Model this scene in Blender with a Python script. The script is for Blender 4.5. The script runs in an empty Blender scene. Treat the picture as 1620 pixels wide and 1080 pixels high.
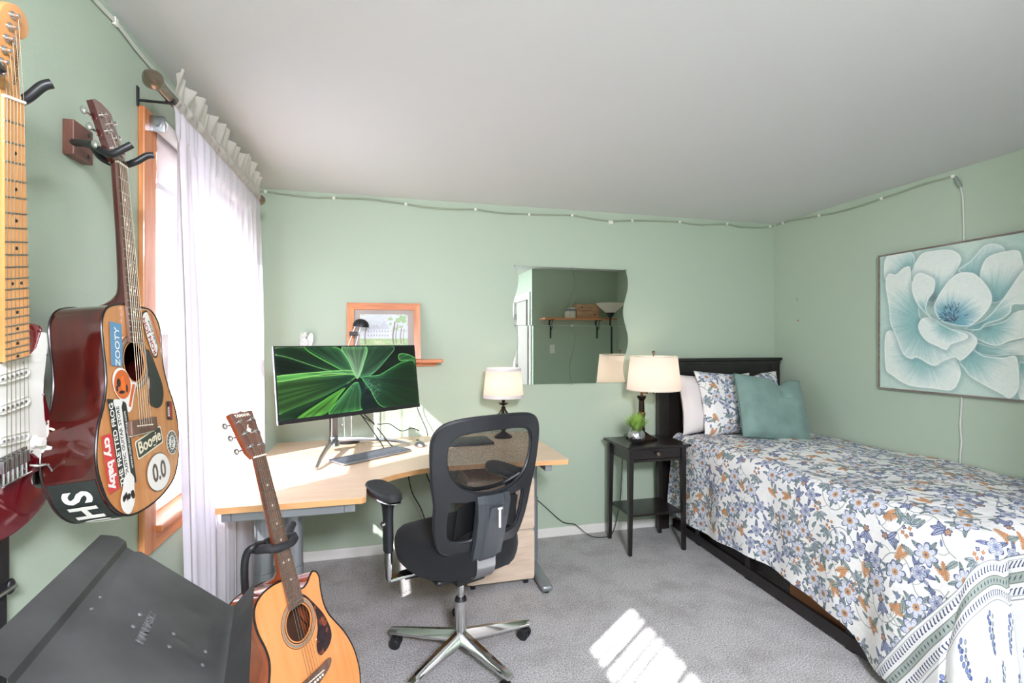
import bpy, bmesh, math, random
import numpy as np
from mathutils import Vector, Matrix, noise
random.seed(7); rng = np.random.RandomState(7)
S = bpy.context.scene
COL = S.collection
R = math.radians
PI = math.pi

# ---------------------------------------------------------------- camera, light, exposure
H = 1.452
cam_d = bpy.data.cameras.new('camera'); cam = bpy.data.objects.new('camera', cam_d); COL.objects.link(cam)
cam.location = (0, 0, H); cam.rotation_euler = (R(90), 0, -R(14.31))
cam_d.sensor_width = 36; cam_d.lens = 783 / 1620 * 36; cam_d.clip_start = .02
S.camera = cam
S.view_settings.view_transform = 'Standard'; S.view_settings.look = 'None'
S.view_settings.gamma = 1; S.view_settings.use_curve_mapping = False
S.view_settings.exposure = 0.79
S.cycles.max_bounces = 10; S.cycles.diffuse_bounces = 6; S.cycles.glossy_bounces = 5
S.cycles.transparent_max_bounces = 24; S.cycles.transmission_bounces = 6
S.cycles.sample_clamp_indirect = 6; S.cycles.caustics_reflective = False; S.cycles.caustics_refractive = False

w = bpy.data.worlds.new('sky'); S.world = w; w.use_nodes = True
bg = w.node_tree.nodes['Background']; bg.inputs[0].default_value = (.88, .93, 1.24, 1); bg.inputs[1].default_value = 4.3

sun_d = bpy.data.lights.new('sun', 'SUN'); sun = bpy.data.objects.new('sun', sun_d); COL.objects.link(sun)
sun_d.energy = 18; sun_d.angle = R(.7); sun_d.color = (1, .975, .99)
AZ, EL = R(37.7), R(37.1)
sdir = Vector((math.cos(EL) * math.cos(AZ), math.cos(EL) * math.sin(AZ), -math.sin(EL)))
sun.rotation_euler = sdir.to_track_quat('-Z', 'Y').to_euler(); sun.location = (-4, -3, 5)

def area(name, loc, direc, sx, sy, energy=0, color=(1, 1, 1), portal=False):
    d = bpy.data.lights.new(name, 'AREA'); o = bpy.data.objects.new(name, d); COL.objects.link(o)
    d.shape = 'RECTANGLE'; d.size = sx; d.size_y = sy; d.energy = energy; d.color = color
    o.location = loc; o.rotation_euler = Vector(direc).to_track_quat('-Z', 'Y').to_euler()
    if portal: d.cycles.is_portal = True
    return o
area('window_portal', (-.95, 2.47, 1.47), (1, 0, 0), 1.0, 1.36, portal=True)
area('window_portal', (-.95, .37, 1.84), (1, 0, 0), .95, .62, portal=True)
# added room fill, unseen behind the camera (its diffuser is built further down)
area('alcove_fill_light', (.35, -1.1, 2.33), (0.0, .5, -1), .5, .5, 118, (.97, .96, 1.10))

# ---------------------------------------------------------------- materials
def nt(name):
    m = bpy.data.materials.new(name); m.use_nodes = True
    return m, m.node_tree, m.node_tree.nodes['Principled BSDF']
def lin(c):
    return tuple(((v / 255) / 12.92 if v / 255 <= .04045 else ((v / 255 + .055) / 1.055) ** 2.4) for v in c) + (1,)
def mat(name, rgb, rough=.5, metal=0, bump=0, bscale=200, var=0, vscale=6, spec=.5, coat=0, stretch=None, sheen=0):
    m, t, b = nt(name); c = lin(rgb)
    b.inputs['Base Color'].default_value = c; b.inputs['Roughness'].default_value = rough
    b.inputs['Metallic'].default_value = metal; b.inputs['Specular IOR Level'].default_value = spec
    b.inputs['Coat Weight'].default_value = coat; b.inputs['Coat Roughness'].default_value = .06
    if sheen: b.inputs['Sheen Weight'].default_value = sheen
    tc = t.nodes.new('ShaderNodeTexCoord'); mp = t.nodes.new('ShaderNodeMapping')
    t.links.new(tc.outputs['Object'], mp.inputs[0])
    if stretch: mp.inputs['Scale'].default_value = stretch
    if var:
        n = t.nodes.new('ShaderNodeTexNoise'); n.inputs['Scale'].default_value = vscale; n.inputs['Detail'].default_value = 5
        t.links.new(mp.outputs[0], n.inputs[0])
        r = t.nodes.new('ShaderNodeValToRGB'); r.color_ramp.elements[0].position = .3; r.color_ramp.elements[1].position = .7
        r.color_ramp.elements[0].color = tuple(max(0, v * (1 - var)) for v in c[:3]) + (1,)
        r.color_ramp.elements[1].color = tuple(min(1, v * (1 + var)) for v in c[:3]) + (1,)
        t.links.new(n.outputs[0], r.inputs[0]); t.links.new(r.outputs[0], b.inputs['Base Color'])
    if bump:
        n2 = t.nodes.new('ShaderNodeTexNoise'); n2.inputs['Scale'].default_value = bscale; n2.inputs['Detail'].default_value = 3
        t.links.new(mp.outputs[0], n2.inputs[0])
        bp = t.nodes.new('ShaderNodeBump'); bp.inputs['Strength'].default_value = bump; bp.inputs['Distance'].default_value = .002
        t.links.new(n2.outputs[0], bp.inputs['Height']); t.links.new(bp.outputs[0], b.inputs['Normal'])
    return m
def wood(name, rgb1, rgb2, rough=.4, scale=(3, 30, 30), coat=.2, bump=.1):
    m, t, b = nt(name)
    tc = t.nodes.new('ShaderNodeTexCoord'); mp = t.nodes.new('ShaderNodeMapping'); mp.inputs['Scale'].default_value = scale
    t.links.new(tc.outputs['Object'], mp.inputs[0])
    n = t.nodes.new('ShaderNodeTexNoise'); n.inputs['Scale'].default_value = 1.6; n.inputs['Detail'].default_value = 8; n.inputs['Distortion'].default_value = .6
    t.links.new(mp.outputs[0], n.inputs[0])
    r = t.nodes.new('ShaderNodeValToRGB'); r.color_ramp.elements[0].position = .32; r.color_ramp.elements[1].position = .68
    r.color_ramp.elements[0].color = lin(rgb1); r.color_ramp.elements[1].color = lin(rgb2)
    t.links.new(n.outputs[0], r.inputs[0]); t.links.new(r.outputs[0], b.inputs['Base Color'])
    b.inputs['Roughness'].default_value = rough; b.inputs['Coat Weight'].default_value = coat; b.inputs['Coat Roughness'].default_value = .08
    bp = t.nodes.new('ShaderNodeBump'); bp.inputs['Strength'].default_value = bump; bp.inputs['Distance'].default_value = .001
    t.links.new(n.outputs[0], bp.inputs['Height']); t.links.new(bp.outputs[0], b.inputs['Normal'])
    return m
def sheer(name, rgb, transp=.4, transl=.6, dots=0):
    m, t, b = nt(name); c = lin(rgb); out = t.nodes['Material Output']
    tr = t.nodes.new('ShaderNodeBsdfTransparent'); tl = t.nodes.new('ShaderNodeBsdfTranslucent'); df = t.nodes.new('ShaderNodeBsdfDiffuse')
    tl.inputs[0].default_value = c; df.inputs[0].default_value = c
    m1 = t.nodes.new('ShaderNodeMixShader'); m1.inputs[0].default_value = transl
    t.links.new(df.outputs[0], m1.inputs[1]); t.links.new(tl.outputs[0], m1.inputs[2])
    m2 = t.nodes.new('ShaderNodeMixShader'); m2.inputs[0].default_value = transp
    t.links.new(m1.outputs[0], m2.inputs[1]); t.links.new(tr.outputs[0], m2.inputs[2])
    if dots:
        uv = t.nodes.new('ShaderNodeUVMap'); mp = t.nodes.new('ShaderNodeMapping'); mp.inputs['Scale'].default_value = (dots, dots, dots)
        t.links.new(uv.outputs[0], mp.inputs[0])
        v = t.nodes.new('ShaderNodeTexVoronoi'); v.inputs['Randomness'].default_value = .0; v.inputs['Scale'].default_value = 1
        t.links.new(mp.outputs[0], v.inputs[0])
        cr = t.nodes.new('ShaderNodeMapRange'); cr.inputs[1].default_value = .05; cr.inputs[2].default_value = .09
        cr.inputs[3].default_value = transp * .75; cr.inputs[4].default_value = transp
        t.links.new(v.outputs['Distance'], cr.inputs[0]); t.links.new(cr.outputs[0], m2.inputs[0])
    t.links.new(m2.outputs[0], out.inputs[0])
    return m
def emit(name, rgb, strength):
    m, t, b = nt(name); b.inputs['Emission Color'].default_value = lin(rgb); b.inputs['Emission Strength'].default_value = strength
    b.inputs['Base Color'].default_value = lin(rgb); return m
def img_mat(name, arr, rough=.6, emis=0, bump=0, coat=0):
    """arr: h x w x 3 float sRGB image computed in this script, mapped by UV"""
    h, wd = arr.shape[:2]
    im = bpy.data.images.new(name, wd, h); px = np.ones((h, wd, 4), np.float32); px[..., :3] = np.clip(arr, 0, 1)[::-1]
    im.pixels.foreach_set(px.ravel()); im.update(); im.pack()
    m, t, b = nt(name); ti = t.nodes.new('ShaderNodeTexImage'); ti.image = im
    t.links.new(ti.outputs[0], b.inputs['Base Color']); b.inputs['Roughness'].default_value = rough
    b.inputs['Coat Weight'].default_value = coat
    if emis:
        t.links.new(ti.outputs[0], b.inputs['Emission Color']); b.inputs['Emission Strength'].default_value = emis
        b.inputs['Base Color'].default_value = (0, 0, 0, 1)
        for l in list(t.links):
            if l.to_socket == b.inputs['Base Color']: t.links.remove(l)
    if bump:
        tc = t.nodes.new('ShaderNodeTexCoord'); n2 = t.nodes.new('ShaderNodeTexNoise'); n2.inputs['Scale'].default_value = 18; n2.inputs['Detail'].default_value = 4
        t.links.new(tc.outputs['Object'], n2.inputs[0])
        bp = t.nodes.new('ShaderNodeBump'); bp.inputs['Strength'].default_value = bump; bp.inputs['Distance'].default_value = .02
        t.links.new(n2.outputs[0], bp.inputs['Height']); t.links.new(bp.outputs[0], b.inputs['Normal'])
    return m

M = {}
M['wall'] = mat('green wall paint', (176, 191, 171), .55, bump=.25, bscale=90, spec=.3)
M['ceiling'] = mat('ceiling paint', (220, 219, 219), .8, bump=.12, bscale=60)
M['hall'] = mat('hall wall', (132, 118, 108), .8)
M['white'] = mat('white trim paint', (228, 226, 220), .4)
M['oak'] = wood('oak trim', (186, 112, 62), (222, 152, 98), .35, (18, 18, 2))
M['oak_y'] = wood('oak along y', (186, 112, 62), (222, 152, 98), .35, (18, 2, 18))
M['oak_x'] = wood('oak along x', (190, 108, 62), (226, 146, 96), .35, (2, 18, 18))
M['birch'] = wood('birch laminate', (220, 190, 158), (230, 204, 176), .35, (2, 14, 14), .15, .03)
M['birch_edge'] = wood('birch edge', (206, 152, 98), (222, 172, 118), .4, (3, 14, 14), .1, .03)
M['ash'] = wood('bleached cabinet wood', (196, 172, 150), (216, 196, 176), .5, (4, 20, 20), 0, .05)
M['cream'] = mat('cream edging', (228, 220, 202), .4)
M['greymetal'] = mat('grey powder coat', (150, 154, 158), .35, .6)
M['chrome'] = mat('chrome', (214, 214, 214), .09, 1)
M['steel'] = mat('brushed steel', (170, 172, 176), .28, 1)
M['nickel'] = mat('antique nickel', (150, 136, 120), .3, 1)
M['black'] = mat('black plastic', (26, 27, 29), .42)
M['blackfab'] = mat('black fabric', (16, 17, 20), .95, bump=.4, bscale=700, sheen=.05)
M['frameplastic'] = mat('dark grey plastic', (33, 35, 39), .36, bump=.05, bscale=300)
M['blackwood'] = wood('black stained wood', (18, 15, 14), (34, 28, 26), .36, (40, 40, 3), .15, .25)
M['blackwood_x'] = wood('black stained wood x', (18, 15, 14), (34, 28, 26), .3, (3, 40, 40), .2, .2)
M['rubber'] = mat('rubber', (34, 34, 36), .7)
M['cordwhite'] = mat('white cord', (214, 214, 206), .5)
M['cordgreen'] = mat('painted cord', (160, 170, 148), .5)
M['cordblack'] = mat('black cord', (14, 14, 14), .5)
M['whitefab'] = mat('white cotton', (222, 216, 214), .9, bump=.6, bscale=22)
M['velvet'] = mat('green velvet', (120, 146, 138), .85, bump=.3, bscale=60, var=.14, vscale=9, sheen=.15)
M['glass'] = mat('pane glass', (255, 255, 255), .02)
def _glass():
    m, t, b = nt('window glass'); out = t.nodes['Material Output']
    tr = t.nodes.new('ShaderNodeBsdfTransparent'); gl = t.nodes.new('ShaderNodeBsdfGlossy'); gl.inputs['Roughness'].default_value = .02
    mx = t.nodes.new('ShaderNodeMixShader'); mx.inputs[0].default_value = .06
    t.links.new(tr.outputs[0], mx.inputs[1]); t.links.new(gl.outputs[0], mx.inputs[2]); t.links.new(mx.outputs[0], out.inputs[0]); return m
M['glass'] = _glass()
M['mirror'] = mat('mirror silver', (226, 234, 228), .015, 1)
M['curtain'] = sheer('sheer curtain', (232, 230, 236), .40, .5, dots=1)
M['curtain_near'] = sheer('lined sheer curtain', (226, 222, 230), .16, .34, dots=1)
M['ruffle'] = sheer('curtain heading', (236, 230, 222), .12, .5)
M['shadefab'] = sheer('roller shade fabric', (222, 222, 224), .03, .35)
M['lampshade'] = sheer('lamp shade linen', (252, 244, 238), .0, .8)

def _carpet():
    m, t, b = nt('grey carpet'); b.inputs['Roughness'].default_value = 1; b.inputs['Specular IOR Level'].default_value = .1
    tc = t.nodes.new('ShaderNodeTexCoord')
    n = t.nodes.new('ShaderNodeTexNoise'); n.inputs['Scale'].default_value = 150; n.inputs['Detail'].default_value = 4
    n2 = t.nodes.new('ShaderNodeTexNoise'); n2.inputs['Scale'].default_value = 4.5; n2.inputs['Detail'].default_value = 5; n2.inputs['Roughness'].default_value = .6
    for k in (n, n2): t.links.new(tc.outputs['Object'], k.inputs[0])
    r = t.nodes.new('ShaderNodeValToRGB'); r.color_ramp.elements[0].position = .3; r.color_ramp.elements[1].position = .72
    r.color_ramp.elements[0].color = lin((128, 126, 126)); r.color_ramp.elements[1].color = lin((228, 227, 226))
    t.links.new(n.outputs[0], r.inputs[0])
    r2 = t.nodes.new('ShaderNodeValToRGB'); r2.color_ramp.elements[0].position = .36; r2.color_ramp.elements[1].position = .56
    r2.color_ramp.elements[0].color = (.76, .74, .73, 1); r2.color_ramp.elements[1].color = (1, 1, 1, 1)
    t.links.new(n2.outputs[0], r2.inputs[0])
    mx = t.nodes.new('ShaderNodeMixRGB'); mx.blend_type = 'MULTIPLY'; mx.inputs[0].default_value = .8
    t.links.new(r.outputs[0], mx.inputs[1]); t.links.new(r2.outputs[0], mx.inputs[2]); t.links.new(mx.outputs[0], b.inputs['Base Color'])
    bp = t.nodes.new('ShaderNodeBump'); bp.inputs['Strength'].default_value = .7; bp.inputs['Distance'].default_value = .006
    t.links.new(n.outputs[0], bp.inputs['Height']); t.links.new(bp.outputs[0], b.inputs['Normal'])
    return m
M['carpet'] = _carpet()
def _mesh():
    m, t, b = nt('black mesh fabric'); out = t.nodes['Material Output']; b.inputs['Base Color'].default_value = lin((20, 20, 22)); b.inputs['Roughness'].default_value = .6
    tc = t.nodes.new('ShaderNodeTexCoord'); no = t.nodes.new('ShaderNodeTexNoise'); no.inputs['Scale'].default_value = 420; no.inputs['Detail'].default_value = 0
    t.links.new(tc.outputs['Object'], no.inputs[0])
    tr = t.nodes.new('ShaderNodeBsdfTransparent'); mx = t.nodes.new('ShaderNodeMixShader')
    mr = t.nodes.new('ShaderNodeMapRange'); mr.inputs[1].default_value = .4; mr.inputs[2].default_value = .6; mr.inputs[3].default_value = .26; mr.inputs[4].default_value = .52
    t.links.new(no.outputs[0], mr.inputs[0]); t.links.new(mr.outputs[0], mx.inputs[0])
    t.links.new(b.outputs[0], mx.inputs[1]); t.links.new(tr.outputs[0], mx.inputs[2]); t.links.new(mx.outputs[0], out.inputs[0])
    return m
M['mesh'] = _mesh()

# ---------------------------------------------------------------- geometry helpers
def tag(o, label=None, cat=None, group=None, kind=None):
    if label: o['label'] = label
    if cat: o['category'] = cat
    if group: o['group'] = group
    if kind: o['kind'] = kind
    return o
def empty(name, loc=(0, 0, 0), rz=0, label=None, cat=None, group=None, kind=None, rot=None, matrix=None):
    o = bpy.data.objects.new(name, None); COL.objects.link(o); o.empty_display_size = .05
    o.location = loc; o.rotation_euler = rot if rot else (0, 0, rz)
    if matrix: o.matrix_world = matrix
    return tag(o, label, cat, group, kind)
def _link(name, me, m, parent, smooth):
    o = bpy.data.objects.new(name, me); COL.objects.link(o)
    for x in (m if isinstance(m, (list, tuple)) else [m]): me.materials.append(x)
    if parent: o.parent = parent
    if smooth: me.shade_smooth(); me.set_sharp_from_angle(angle=R(38))
    return o
class B:
    """collects shapes into one mesh"""
    def __init__(s): s.bm = bmesh.new(); s.uv = s.bm.loops.layers.uv.new('UVMap')
    def box(s, x0, x1, y0, y1, z0, z1, bev=0, seg=2, mx=None, mi=0):
        n0 = len(s.bm.verts); f0 = len(s.bm.faces)
        g = bmesh.ops.create_cube(s.bm, size=1, matrix=Matrix.Translation(((x0 + x1) / 2, (y0 + y1) / 2, (z0 + z1) / 2)) @ Matrix.Diagonal((abs(x1 - x0), abs(y1 - y0), abs(z1 - z0), 1)))
        vs = g['verts']
        fs = set(f for v in vs for f in v.link_faces)
        for f in fs: f.material_index = mi
        if bev:
            es = list({e for v in vs for e in v.link_edges})
            r = bmesh.ops.bevel(s.bm, geom=es, offset=bev, segments=seg, affect='EDGES', profile=.5)
            vs = list({v for f in r['faces'] for v in f.verts} | {v for v in vs if v.is_valid})
        if mx: bmesh.ops.transform(s.bm, matrix=mx, verts=[v for v in vs if v.is_valid])
        return s
    def cyl(s, p0, p1, r0, r1=None, n=20, caps=True, mi=0):
        p0, p1 = Vector(p0), Vector(p1); r1 = r0 if r1 is None else r1
        d = p1 - p0; q = d.to_track_quat('Z', 'Y').to_matrix().to_4x4()
        g = bmesh.ops.create_cone(s.bm, cap_ends=caps, segments=n, radius1=max(r0, 1e-5), radius2=max(r1, 1e-5), depth=d.length, matrix=Matrix.Translation((p0 + p1) / 2) @ q)
        for v in g['verts']:
            for f in v.link_faces: f.material_index = mi
        return s
    def sph(s, c, r, sx=1, sy=1, sz=1, u=16, v=10, mx=None):
        m_ = Matrix.Translation(c) @ (mx or Matrix()) @ Matrix.Diagonal((sx, sy, sz, 1))
        bmesh.ops.create_uvsphere(s.bm, u_segments=u, v_segments=v, radius=r, matrix=m_); return s
    def grid(s, P, uv=None, wrapu=False, wrapv=False, mi=0):
        """P: list of rows of points"""
        bm = s.bm; V = [[bm.verts.new(p) for p in row] for row in P]
        nr, nc = len(V), len(V[0])
        for i in range(nr if wrapu else nr - 1):
            for j in range(nc if wrapv else nc - 1):
                i2, j2 = (i + 1) % nr, (j + 1) % nc
                try: f = bm.faces.new((V[i][j], V[i2][j], V[i2][j2], V[i][j2]))
                except ValueError: continue
                f.material_index = mi
                if uv:
                    for l, (a, b_) in zip(f.loops, ((i, j), (i2, j), (i2, j2), (i, j2))): l[s.uv].uv = uv[a][b_]
        return V
    def tube(s, pts, r, n=8, caps=True, closed=False, rs=None, flat=1, up=None):
        pts = [Vector(p) for p in pts]; m_ = len(pts); rows = []
        prev = None
        for i, p in enumerate(pts):
            if closed: t = pts[(i + 1) % m_] - pts[i - 1]
            else: t = pts[min(i + 1, m_ - 1)] - pts[max(i - 1, 0)]
            t.normalize()
            if prev is None:
                a = Vector(up) if up else (Vector((0, 0, 1)) if abs(t.z) < .9 else Vector((1, 0, 0)))
            else: a = Vector(up) if up else prev
            nrm = (a - t * a.dot(t)).normalized(); bn = t.cross(nrm); prev = nrm
            rr = rs[i] if rs else r
            rows.append([p + (nrm * math.sin(2 * PI * k / n) * flat + bn * math.cos(2 * PI * k / n)) * rr for k in range(n)])
        V = s.grid(rows, wrapu=closed, wrapv=True)
        if caps and not closed:
            s.bm.faces.new(V[0][::-1]); s.bm.faces.new(V[-1])
        return s
    def lathe(s, prof, c=(0, 0, 0), n=32, closed=False):
        rows = [[Vector((c[0] + r * math.cos(2 * PI * k / n), c[1] + r * math.sin(2 * PI * k / n), c[2] + z)) for k in range(n)] for r, z in [(max(a, 1e-4), b_) for a, b_ in prof]]
        s.grid(rows, wrapv=True, wrapu=closed); return s
    def poly(s, pts, h, axis=2, base=0, bev=0, holes=None):
        """extrude a 2D polygon; axis 2: (x,y)->z from base to base+h"""
        bm = s.bm
        def P(a, b_, c_): return (a, b_, c_) if axis == 2 else ((a, c_, b_) if axis == 1 else (c_, a, b_))
        lo = [bm.verts.new(P(x, y, base)) for x, y in pts]; f = bm.faces.new(lo)
        r = bmesh.ops.extrude_face_region(bm, geom=[f]); vs = [g for g in r['geom'] if isinstance(g, bmesh.types.BMVert)]
        bmesh.ops.translate(bm, verts=vs, vec=P(0, 0, h))
        if bev:
            nf = [g for g in r['geom'] if isinstance(g, bmesh.types.BMFace)][0]
            bmesh.ops.bevel(bm, geom=list(nf.edges) + list(f.edges if f.is_valid else []), offset=bev, segments=2, affect='EDGES', profile=.5)
        return s
    def mv(s, mx): bmesh.ops.transform(s.bm, matrix=mx, verts=s.bm.verts); return s
    def out(s, name, m, parent=None, smooth=False, label=None, cat=None, group=None, kind=None, keep=False):
        if not keep: bmesh.ops.recalc_face_normals(s.bm, faces=s.bm.faces)
        me = bpy.data.meshes.new(name); s.bm.to_mesh(me); s.bm.free()
        o = _link(name, me, m, parent, smooth)
        return tag(o, label, cat, group, kind)
def copy_tree(o, parent=None):
    c = o.copy(); COL.objects.link(c)
    if parent: c.parent = parent
    for ch in [k for k in bpy.data.objects if k.parent == o]: copy_tree(ch, c)
    return c
def share(o, name, parent, loc=(0, 0, 0), rot=(0, 0, 0), scale=(1, 1, 1)):
    c = o.copy(); c.name = name; COL.objects.link(c); c.parent = parent; c.location = loc; c.rotation_euler = rot; c.scale = scale; return c
def spline(pts, n=8, closed=False):
    P = [Vector(p) for p in pts]; m_ = len(P); out = []
    for i in range(m_ if closed else m_ - 1):
        p0 = P[i - 1] if (closed or i > 0) else P[0]; p1 = P[i]; p2 = P[(i + 1) % m_]; p3 = P[(i + 2) % m_] if (closed or i + 2 < m_) else P[-1]
        for k in range(n):
            t = k / n; out.append(.5 * ((2 * p1) + (p2 - p0) * t + (2 * p0 - 5 * p1 + 4 * p2 - p3) * t * t + (-p0 + 3 * p1 - 3 * p2 + p3) * t ** 3))
    if not closed: out.append(P[-1])
    return out
def spl2(pts, n=6, closed=True): return [(v.x, v.y) for v in spline([(a, b_, 0) for a, b_ in pts], n, closed)]
def text(body, size, m, parent, loc=(0, 0, 0), rot=(0, 0, 0), ext=.0003, sx=1, name='lettering', bold=0, align='CENTER', shear=0, space=1):
    cu = bpy.data.curves.new(name, 'FONT'); cu.body = body; cu.size = size; cu.extrude = ext; cu.align_x = align; cu.align_y = 'CENTER'
    cu.offset = bold; cu.shear = shear; cu.space_character = space; cu.resolution_u = 3
    o = bpy.data.objects.new(name, cu); COL.objects.link(o)
    dg = bpy.context.evaluated_depsgraph_get(); me = bpy.data.meshes.new_from_object(o.evaluated_get(dg))
    COL.objects.unlink(o); bpy.data.objects.remove(o)
    o = bpy.data.objects.new(name, me); COL.objects.link(o); me.materials.clear(); me.materials.append(m)
    o.parent = parent; o.location = loc; o.rotation_euler = rot; o.scale = (sx, 1, 1)
    return o

XL, XR, YB, ZC = -.793, 3.177, 3.498, 2.44

# ================================================================ SETTING
YR = -1.45          # rear wall of the entry alcove
B().box(XL - .16, XR + .1, YR - .1, YB + .1, -.1, 0).out('floor', M['carpet'], kind='structure')
B().box(XL - .16, XR + .1, YR - .1, YB + .1, ZC, ZC + .1).out('ceiling', M['ceiling'], kind='structure')
B().box(XL - .16, XR + .1, YB, YB + .1, 0, ZC).out('wall_back', M['wall'], kind='structure')
B().box(XR, XR + .1, .55, YB, 0, ZC).out('wall_right', M['wall'], kind='structure')
W1 = (1.975, 2.965, .80, 2.145); W2 = (-.10, .85, 1.54, 2.145)
b = B()
def wl(y0, y1, z0, z1): b.box(XL - .14, XL, y0, y1, z0, z1)
wl(YR, W2[0], 0, ZC); wl(W2[1], W1[0], 0, ZC); wl(W1[1], YB, 0, ZC)
for W in (W1, W2): wl(W[0], W[1], 0, W[2]); wl(W[0], W[1], W[3], ZC)
b.out('wall_left', M['wall'], kind='structure')
# wall facing the desk (seen in the mirror), alcove side wall with its door, hall behind
XA = 1.92; DY0, DY1, DZ = -.38, .40, 2.06
B().box(XA, XR, .43, .55, 0, ZC).out('wall_front', M['wall'], kind='structure')
b = B(); b.box(XA, XA + .12, DY1, .43, 0, ZC); b.box(XA, XA + .12, YR, DY0, 0, ZC); b.box(XA, XA + .12, DY0, DY1, DZ, ZC)
b.out('wall_alcove', M['wall'], kind='structure')
B().box(XL - .14, XA + .12, YR - .1, YR, 0, ZC).out('wall_rear', M['wall'], kind='structure')
B().box(XA + .12, XR + .1, YR - .1, YR, 0, ZC).box(XR, XR + .1, YR, .43, 0, ZC).box(XA + .12, XR, .41, .43, 0, ZC).out('wall_hall', M['hall'], kind='structure')
# door casing + open leaf
d1 = empty('door_1', (XA, 0, 0), kind='structure')
b = B(); b.box(-.018, 0, DY1, DY1 + .075, 0, DZ + .075, .004).box(-.018, 0, DY0 - .075, DY0, 0, DZ + .075, .004).box(-.018, 0, DY0, DY1, DZ, DZ + .075, .004)
b.out('casing', M['white'], d1)
b = B(); b.box(0, .12, DY1 - .015, DY1, 0, DZ).box(0, .12, DY0, DY0 + .015, 0, DZ).box(0, .12, DY0, DY1, DZ - .015, DZ); b.out('jamb', M['white'], d1)
M['doorgrey'] = mat('door paint', (168, 162, 158), .5)
leaf = B().box(.02, .055, DY0 + .02, .18, .01, DZ - .02, .002).out('door_leaf', M['doorgrey'], d1)
for z in (.32, 1.02, 1.78):
    B().box(-.004, .02, DY0 + .005, DY0 + .03, z, z + .09, .002).out('hinge', M['steel'], d1)
# baseboards
def bb(name, x0, x1, y0, y1): B().box(x0, x1, y0, y1, 0, .068, .005).out(name, M['white'], kind='structure')
bb('baseboard_back', XL, XR, YB - .014, YB); bb('baseboard_right', XR - .014, XR, .55, YB - .014); bb('baseboard_left', XL, XL + .014, YR, YB - .014)
bb('baseboard_front', XA, XR - .014, .55, .564)
bb('baseboard_alcove', XA - .014, XA, .475, .55)
# windows: oak casing, jambs, sill, white sashes with panes
def window(name, W):
    y0, y1, z0, z1 = W; e = empty(name, (XL, 0, 0), kind='structure')
    c = .088
    for nm, a in (('casing', (0, .02, y0 - c, y0, z0 - .07, z1 + c)), ('casing', (0, .02, y1, y1 + c, z0 - .07, z1 + c))):
        B().box(*a, .004).out(nm, M['oak'], e)
    B().box(0, .02, y0, y1, z1, z1 + c, .004).out('casing', M['oak_y'], e)
    B().box(0, .02, y0, y1, z0 - .07, z0 - .012, .004).out('apron', M['oak_y'], e)
    B().box(-.13, .04, y0, y1, z0 - .012, z0 + .012, .005).out('sill', M['oak_y'], e)
    b = B(); b.box(-.13, .0, y0 - .001, y0 + .018, z0, z1).box(-.13, 0, y1 - .018, y1 + .001, z0, z1); b.out('side_jamb', M['oak'], e)
    b = B(); b.box(-.13, 0, y0, y1, z1 - .018, z1 + .001); b.out('head_jamb', M['oak_y'], e)
    zm = (z0 + z1) / 2 + (.03 if z0 < 1 else -.16); a0, a1 = y0 + .018, y1 - .018
    for (s0, s1, x) in ((z0 + .012, zm + .02, -.072), (zm - .02, z1 - .018, -.108)):
        f = B(); t = .036
        f.box(x, x + .03, a0, a0 + t, s0, s1, .003).box(x, x + .03, a1 - t, a1, s0, s1, .003).box(x, x + .03, a0 + t, a1 - t, s0, s0 + t, .003).box(x, x + .03, a0 + t, a1 - t, s1 - t, s1, .003)
        so = f.out('sash', M['white'], e)
        B().box(x + .012, x + .016, a0 + t, a1 - t, s0 + t, s1 - t).out('pane', M['glass'], so)
    return e
window('window_1', W1); window('window_2', W2)
# outside: pale paved yard and the roof eave above the windows
M['yard'] = mat('yard', (190, 190, 182), .9, var=.15, vscale=1.5)
M['soffit'] = mat('soffit', (200, 198, 194), .8)
B().box(-50, XL - .2, -14, 70, -.55, -.45).out('ground', M['yard'], kind='structure')
B().box(XL - .56, XL - .14, -3, YB + 1.5, 2.56, 2.62).out('roof', M['soffit'], kind='structure')

M['bark'] = mat('bark', (96, 84, 74), .9); M['crown'] = mat('tree crown', (176, 184, 168), .9, var=.2, vscale=3)
proto = None
for k, (tx_, ty_, ts_, tl_) in enumerate(((-6.6, 12.8, 1.0, 'leafy green tree in the yard, seen through the gap between casing and curtain'), (-7.4, 19.0, 1.3, 'tallest leafy tree across the yard, behind the sheer curtain'), (-6.2, 26.0, 1.05, 'rounder leafy tree across the yard, behind the middle of the sheer curtain'), (-7.0, 33.5, 1.35, 'farthest leafy tree across the yard, behind the curtain by the room corner'))):
    rr = random.Random(k); tr_ = empty('tree', (tx_, ty_, -.45), rr.uniform(0, 6), tl_, 'tree', 'trees beyond the yard'); tr_.scale = (ts_ * 1.25, ts_ * 1.25, ts_ * 1.15)
    B().tube([(0, 0, 0), (.05, .02, 1.4), (0, .1, 2.6)], .16, 8, rs=[.19, .15, .10]).out('trunk', M['bark'], tr_, True)
    q = B()
    for j in range(9):
        a = j * 2.4; r_ = 1.0 if j else 0; q.sph((r_ * math.cos(a), r_ * math.sin(a) * 1.3, 2.6 + .26 * j), rr.uniform(.8, 1.15), 1, 1.2, .9, 14, 9)
    for v in q.bm.verts: v.co += v.co.normalized() * .22 * noise.noise(v.co * 2.3 + Vector((k, 0, 0)))
    q.out('crown', M['crown'], tr_, False)

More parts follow.
